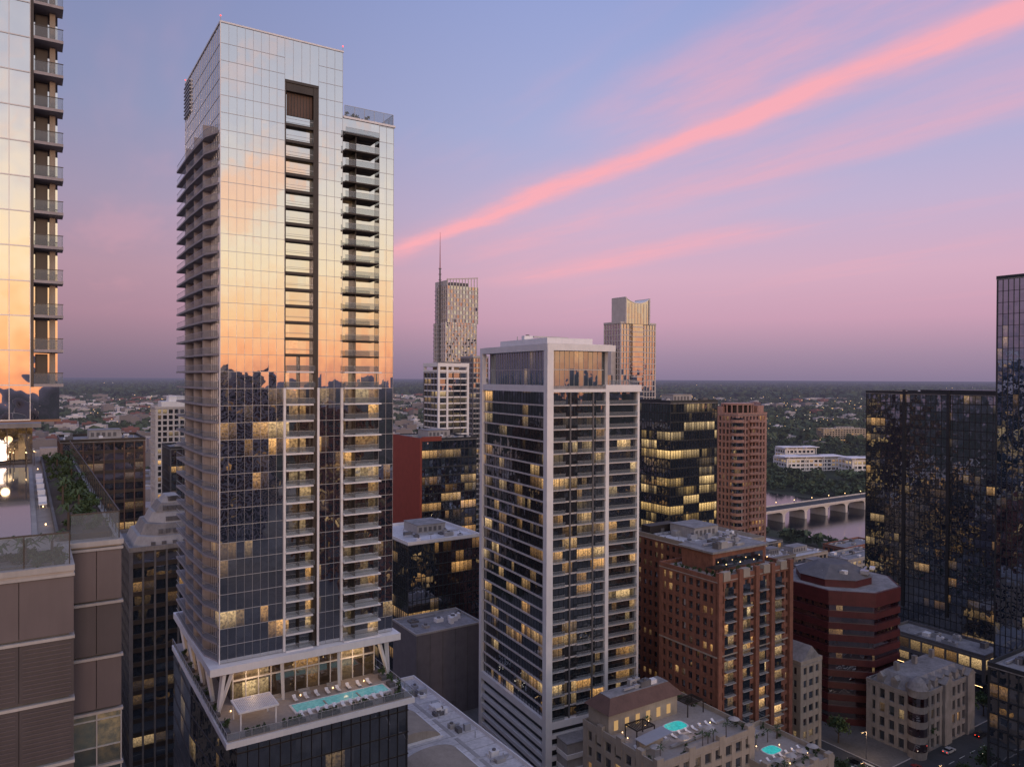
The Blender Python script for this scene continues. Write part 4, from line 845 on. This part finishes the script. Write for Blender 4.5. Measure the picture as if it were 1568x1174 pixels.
P = scatter(160, 420, 1500, -44, -5); P = P[outside(P)]; n = len(P)
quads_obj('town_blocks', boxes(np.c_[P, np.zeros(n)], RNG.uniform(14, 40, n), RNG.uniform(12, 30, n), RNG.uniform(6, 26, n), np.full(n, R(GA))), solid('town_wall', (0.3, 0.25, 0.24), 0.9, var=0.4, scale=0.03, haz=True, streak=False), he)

# ================================================================== WORLD
world = bpy.data.worlds.new('World'); scene.world = world; world.use_nodes = True
nt = world.node_tree; nt.nodes.clear()
out = nt.nodes.new('ShaderNodeOutputWorld'); bg = nt.nodes.new('ShaderNodeBackground')
tc = nt.nodes.new('ShaderNodeTexCoord'); Dv = vnode(nt, 'NORMALIZE', tc.outputs['Generated'])
sp = nt.nodes.new('ShaderNodeSeparateXYZ'); nt.links.new(Dv, sp.inputs[0]); X, Y, Z = sp.outputs
sdir = (0.45, -0.89)
front = ramp(nt, Z, [(0.0, srgb(136, 122, 150)), (0.03, srgb(160, 136, 162)), (0.075, srgb(200, 156, 180)), (0.13, srgb(212, 170, 192)), (0.21, srgb(194, 176, 207)), (0.31, srgb(168, 173, 214)), (0.45, srgb(150, 162, 211)), (1.0, srgb(128, 146, 208))])
lr = maprange(nt, X, -0.6, 0.15, 0.66, 1.0, True)
front = vnode(nt, 'SCALE', front, None, lr)
back = ramp(nt, Z, [(0.0, (0.70, 0.28, 0.18, 1)), (0.03, (1.0, 0.44, 0.22, 1)), (0.08, (1.0, 0.62, 0.33, 1)), (0.14, (0.98, 0.79, 0.53, 1)), (0.22, (0.82, 0.74, 0.64, 1)), (0.31, (0.55, 0.56, 0.63, 1)), (0.5, (0.38, 0.42, 0.55, 1)), (1.0, (0.22, 0.28, 0.46, 1))])
back = vnode(nt, 'SCALE', back, None, 1.55)
hl = mnode(nt, 'MAXIMUM', mnode(nt, 'SQRT', mnode(nt, 'ADD', mnode(nt, 'MULTIPLY', X, X), mnode(nt, 'MULTIPLY', Y, Y))), 0.05)
dp = mnode(nt, 'DIVIDE', mnode(nt, 'ADD', mnode(nt, 'MULTIPLY', X, sdir[0]), mnode(nt, 'MULTIPLY', Y, sdir[1])), hl)
bf = maprange(nt, dp, -0.25, 0.8, 0, 1, True)
sky = mixc(nt, bf, front, back)
zc = mnode(nt, 'MAXIMUM', Z, 0.03); px = mnode(nt, 'DIVIDE', X, zc); py = mnode(nt, 'DIVIDE', Y, zc)
q = mnode(nt, 'ADD', mnode(nt, 'MULTIPLY', px, 0.86), mnode(nt, 'MULTIPLY', py, 0.5))
t = mnode(nt, 'SUBTRACT', mnode(nt, 'MULTIPLY', px, 0.5), mnode(nt, 'MULTIPLY', py, 0.86))
def comb(a, b_, c=0.0):
    n = nt.nodes.new('ShaderNodeCombineXYZ')
    for i, v in enumerate((a, b_, c)):
        if isinstance(v, (int, float)): n.inputs[i].default_value = v
        else: nt.links.new(v, n.inputs[i])
    return n.outputs[0]
cv = comb(mnode(nt, 'MULTIPLY', q, 1.0), mnode(nt, 'MULTIPLY', t, 0.7))
d1 = noise(nt, cv, 1.1, 2, 0.6); d2 = noise(nt, comb(mnode(nt, 'MULTIPLY', q, 4.0), mnode(nt, 'MULTIPLY', t, 2.2), 1.0), 1.6, 3, 0.65)
q1 = mnode(nt, 'ADD', q, mnode(nt, 'ADD', mnode(nt, 'MULTIPLY', mnode(nt, 'SUBTRACT', d1, 0.5), 0.22), mnode(nt, 'MULTIPLY', mnode(nt, 'SUBTRACT', d2, 0.5), 0.11)))
wis = noise(nt, comb(mnode(nt, 'MULTIPLY', q, 5.0), mnode(nt, 'MULTIPLY', t, 1.4), 3.0), 1.5, 4, 0.6)
def streak(qc, wd, amp, t0, t1, tf=0.8, lo_=0.62):
    a = mnode(nt, 'ABSOLUTE', mnode(nt, 'SUBTRACT', q1, qc)); s = maprange(nt, a, 0, wd, 1, 0, True)
    lo = maprange(nt, t, t0-tf, t0+tf, 0, 1, True); hi = maprange(nt, t, t1-tf*0.5, t1+tf*0.5, 1, 0, True)
    s = mnode(nt, 'MULTIPLY', mnode(nt, 'MULTIPLY', s, lo), mnode(nt, 'MULTIPLY', hi, amp))
    return mnode(nt, 'MULTIPLY', s, maprange(nt, wis, 0.32, 0.62, lo_, 1.1))
ms = [streak(2.2, 0.19, 0.66, -5.6, 2.0, lo_=0.8), streak(2.22, 0.42, 0.30, -6.6, 2.0), streak(2.82, 0.42, 0.34, -5.5, 2), streak(3.9, 0.55, 0.42, -6.8, -3.4), streak(1.80, 0.36, 0.40, -2.3, -0.9, 0.5, 0.45), streak(3.3, 0.3, 0.14, -6, -2.5)]
gen = maprange(nt, noise(nt, comb(mnode(nt, 'MULTIPLY', q, 1.3), mnode(nt, 'MULTIPLY', t, 0.3), 7.0), 1.0, 4, 0.6), 0.50, 0.72, 0, 1, True)
tot = mnode(nt, 'MULTIPLY', gen, mnode(nt, 'ADD', 0.16, mnode(nt, 'MULTIPLY', bf, 0.4)))
for s in ms: tot = mnode(nt, 'ADD', tot, s)
tot = mnode(nt, 'MULTIPLY', tot, maprange(nt, Z, 0.05, 0.16, 0, 1, True)); tot = mnode(nt, 'MINIMUM', tot, 0.9)
cc = mixc(nt, bf, srgb(253, 172, 180), (1.65, 0.85, 0.45, 1))
sky = mixc(nt, tot, sky, cc)
ns = nt.nodes.new('ShaderNodeTexSky'); ns.sky_type = 'NISHITA'; ns.sun_disc = False; ns.sun_elevation = R(3.0); ns.sun_rotation = math.atan2(sdir[0], sdir[1]); ns.altitude = 200
nsv = vnode(nt, 'SCALE', ns.outputs[0], None, 0.008)
tot_sky = vnode(nt, 'ADD', sky, nsv)
nt.links.new(tot_sky, bg.inputs[0]); bg.inputs[1].default_value = 1.0; nt.links.new(bg.outputs[0], out.inputs[0])

L = bpy.data.lights.new('sun', 'SUN'); L.energy = 0.7; L.angle = R(9); L.color = (1.0, 0.68, 0.54)
so = bpy.data.objects.new('sun', L); scene.collection.objects.link(so)
el = R(5.0); dvec = Vector((sdir[0]*math.cos(el), sdir[1]*math.cos(el), math.sin(el))); so.rotation_euler = dvec.to_track_quat('Z', 'Y').to_euler()
def pl(name, loc, e, rad=0.5, col=(1, 0.66, 0.36)):
    l = bpy.data.lights.new(name, 'POINT'); l.energy = e; l.color = col; l.shadow_soft_size = rad
    o = bpy.data.objects.new(name, l); o.location = loc; scene.collection.objects.link(o)
def loc33(cx, cy, x, y): return (cx+U[0]*x+V[0]*y, cy+U[1]*x+V[1]*y)
for x in (6, 26):
    a = loc33(CX, CY, x, 0.5); pl('terrace_lamp_light', (*a, 54.5), 300)
a = loc33(KX, KY, -8, 55); pl('terrace_lamp_light', (*a, 101), 70)
a = loc33(30.6, 156, 15, 6); pl('terrace_lamp_light', (*a, 32), 110)
a = loc33(60, 164, 8, 5); pl('terrace_lamp_light', (*a, 25), 110)
for u_, v_ in ((205, 126), (187, 160)): pl('street_lamp_light', (*g2w(u_, v_), 7.5), 900)

# ================================================================== CAMERA
cam = bpy.data.cameras.new('camera'); cam.sensor_width = 36; cam.lens = 36*1150/1568; cam.clip_end = 200000; cam.clip_start = 0.5
co = bpy.data.objects.new('camera', cam); scene.collection.objects.link(co)
co.matrix_world = Matrix.Translation((0, 0, 110)) @ Matrix.Rotation(R(90-0.4), 4, 'X') @ Matrix.Rotation(R(0.25), 4, 'Z')
scene.camera = co
scene.view_settings.view_transform = 'Standard'; scene.view_settings.look = 'None'; scene.view_settings.exposure = 0
print('done')
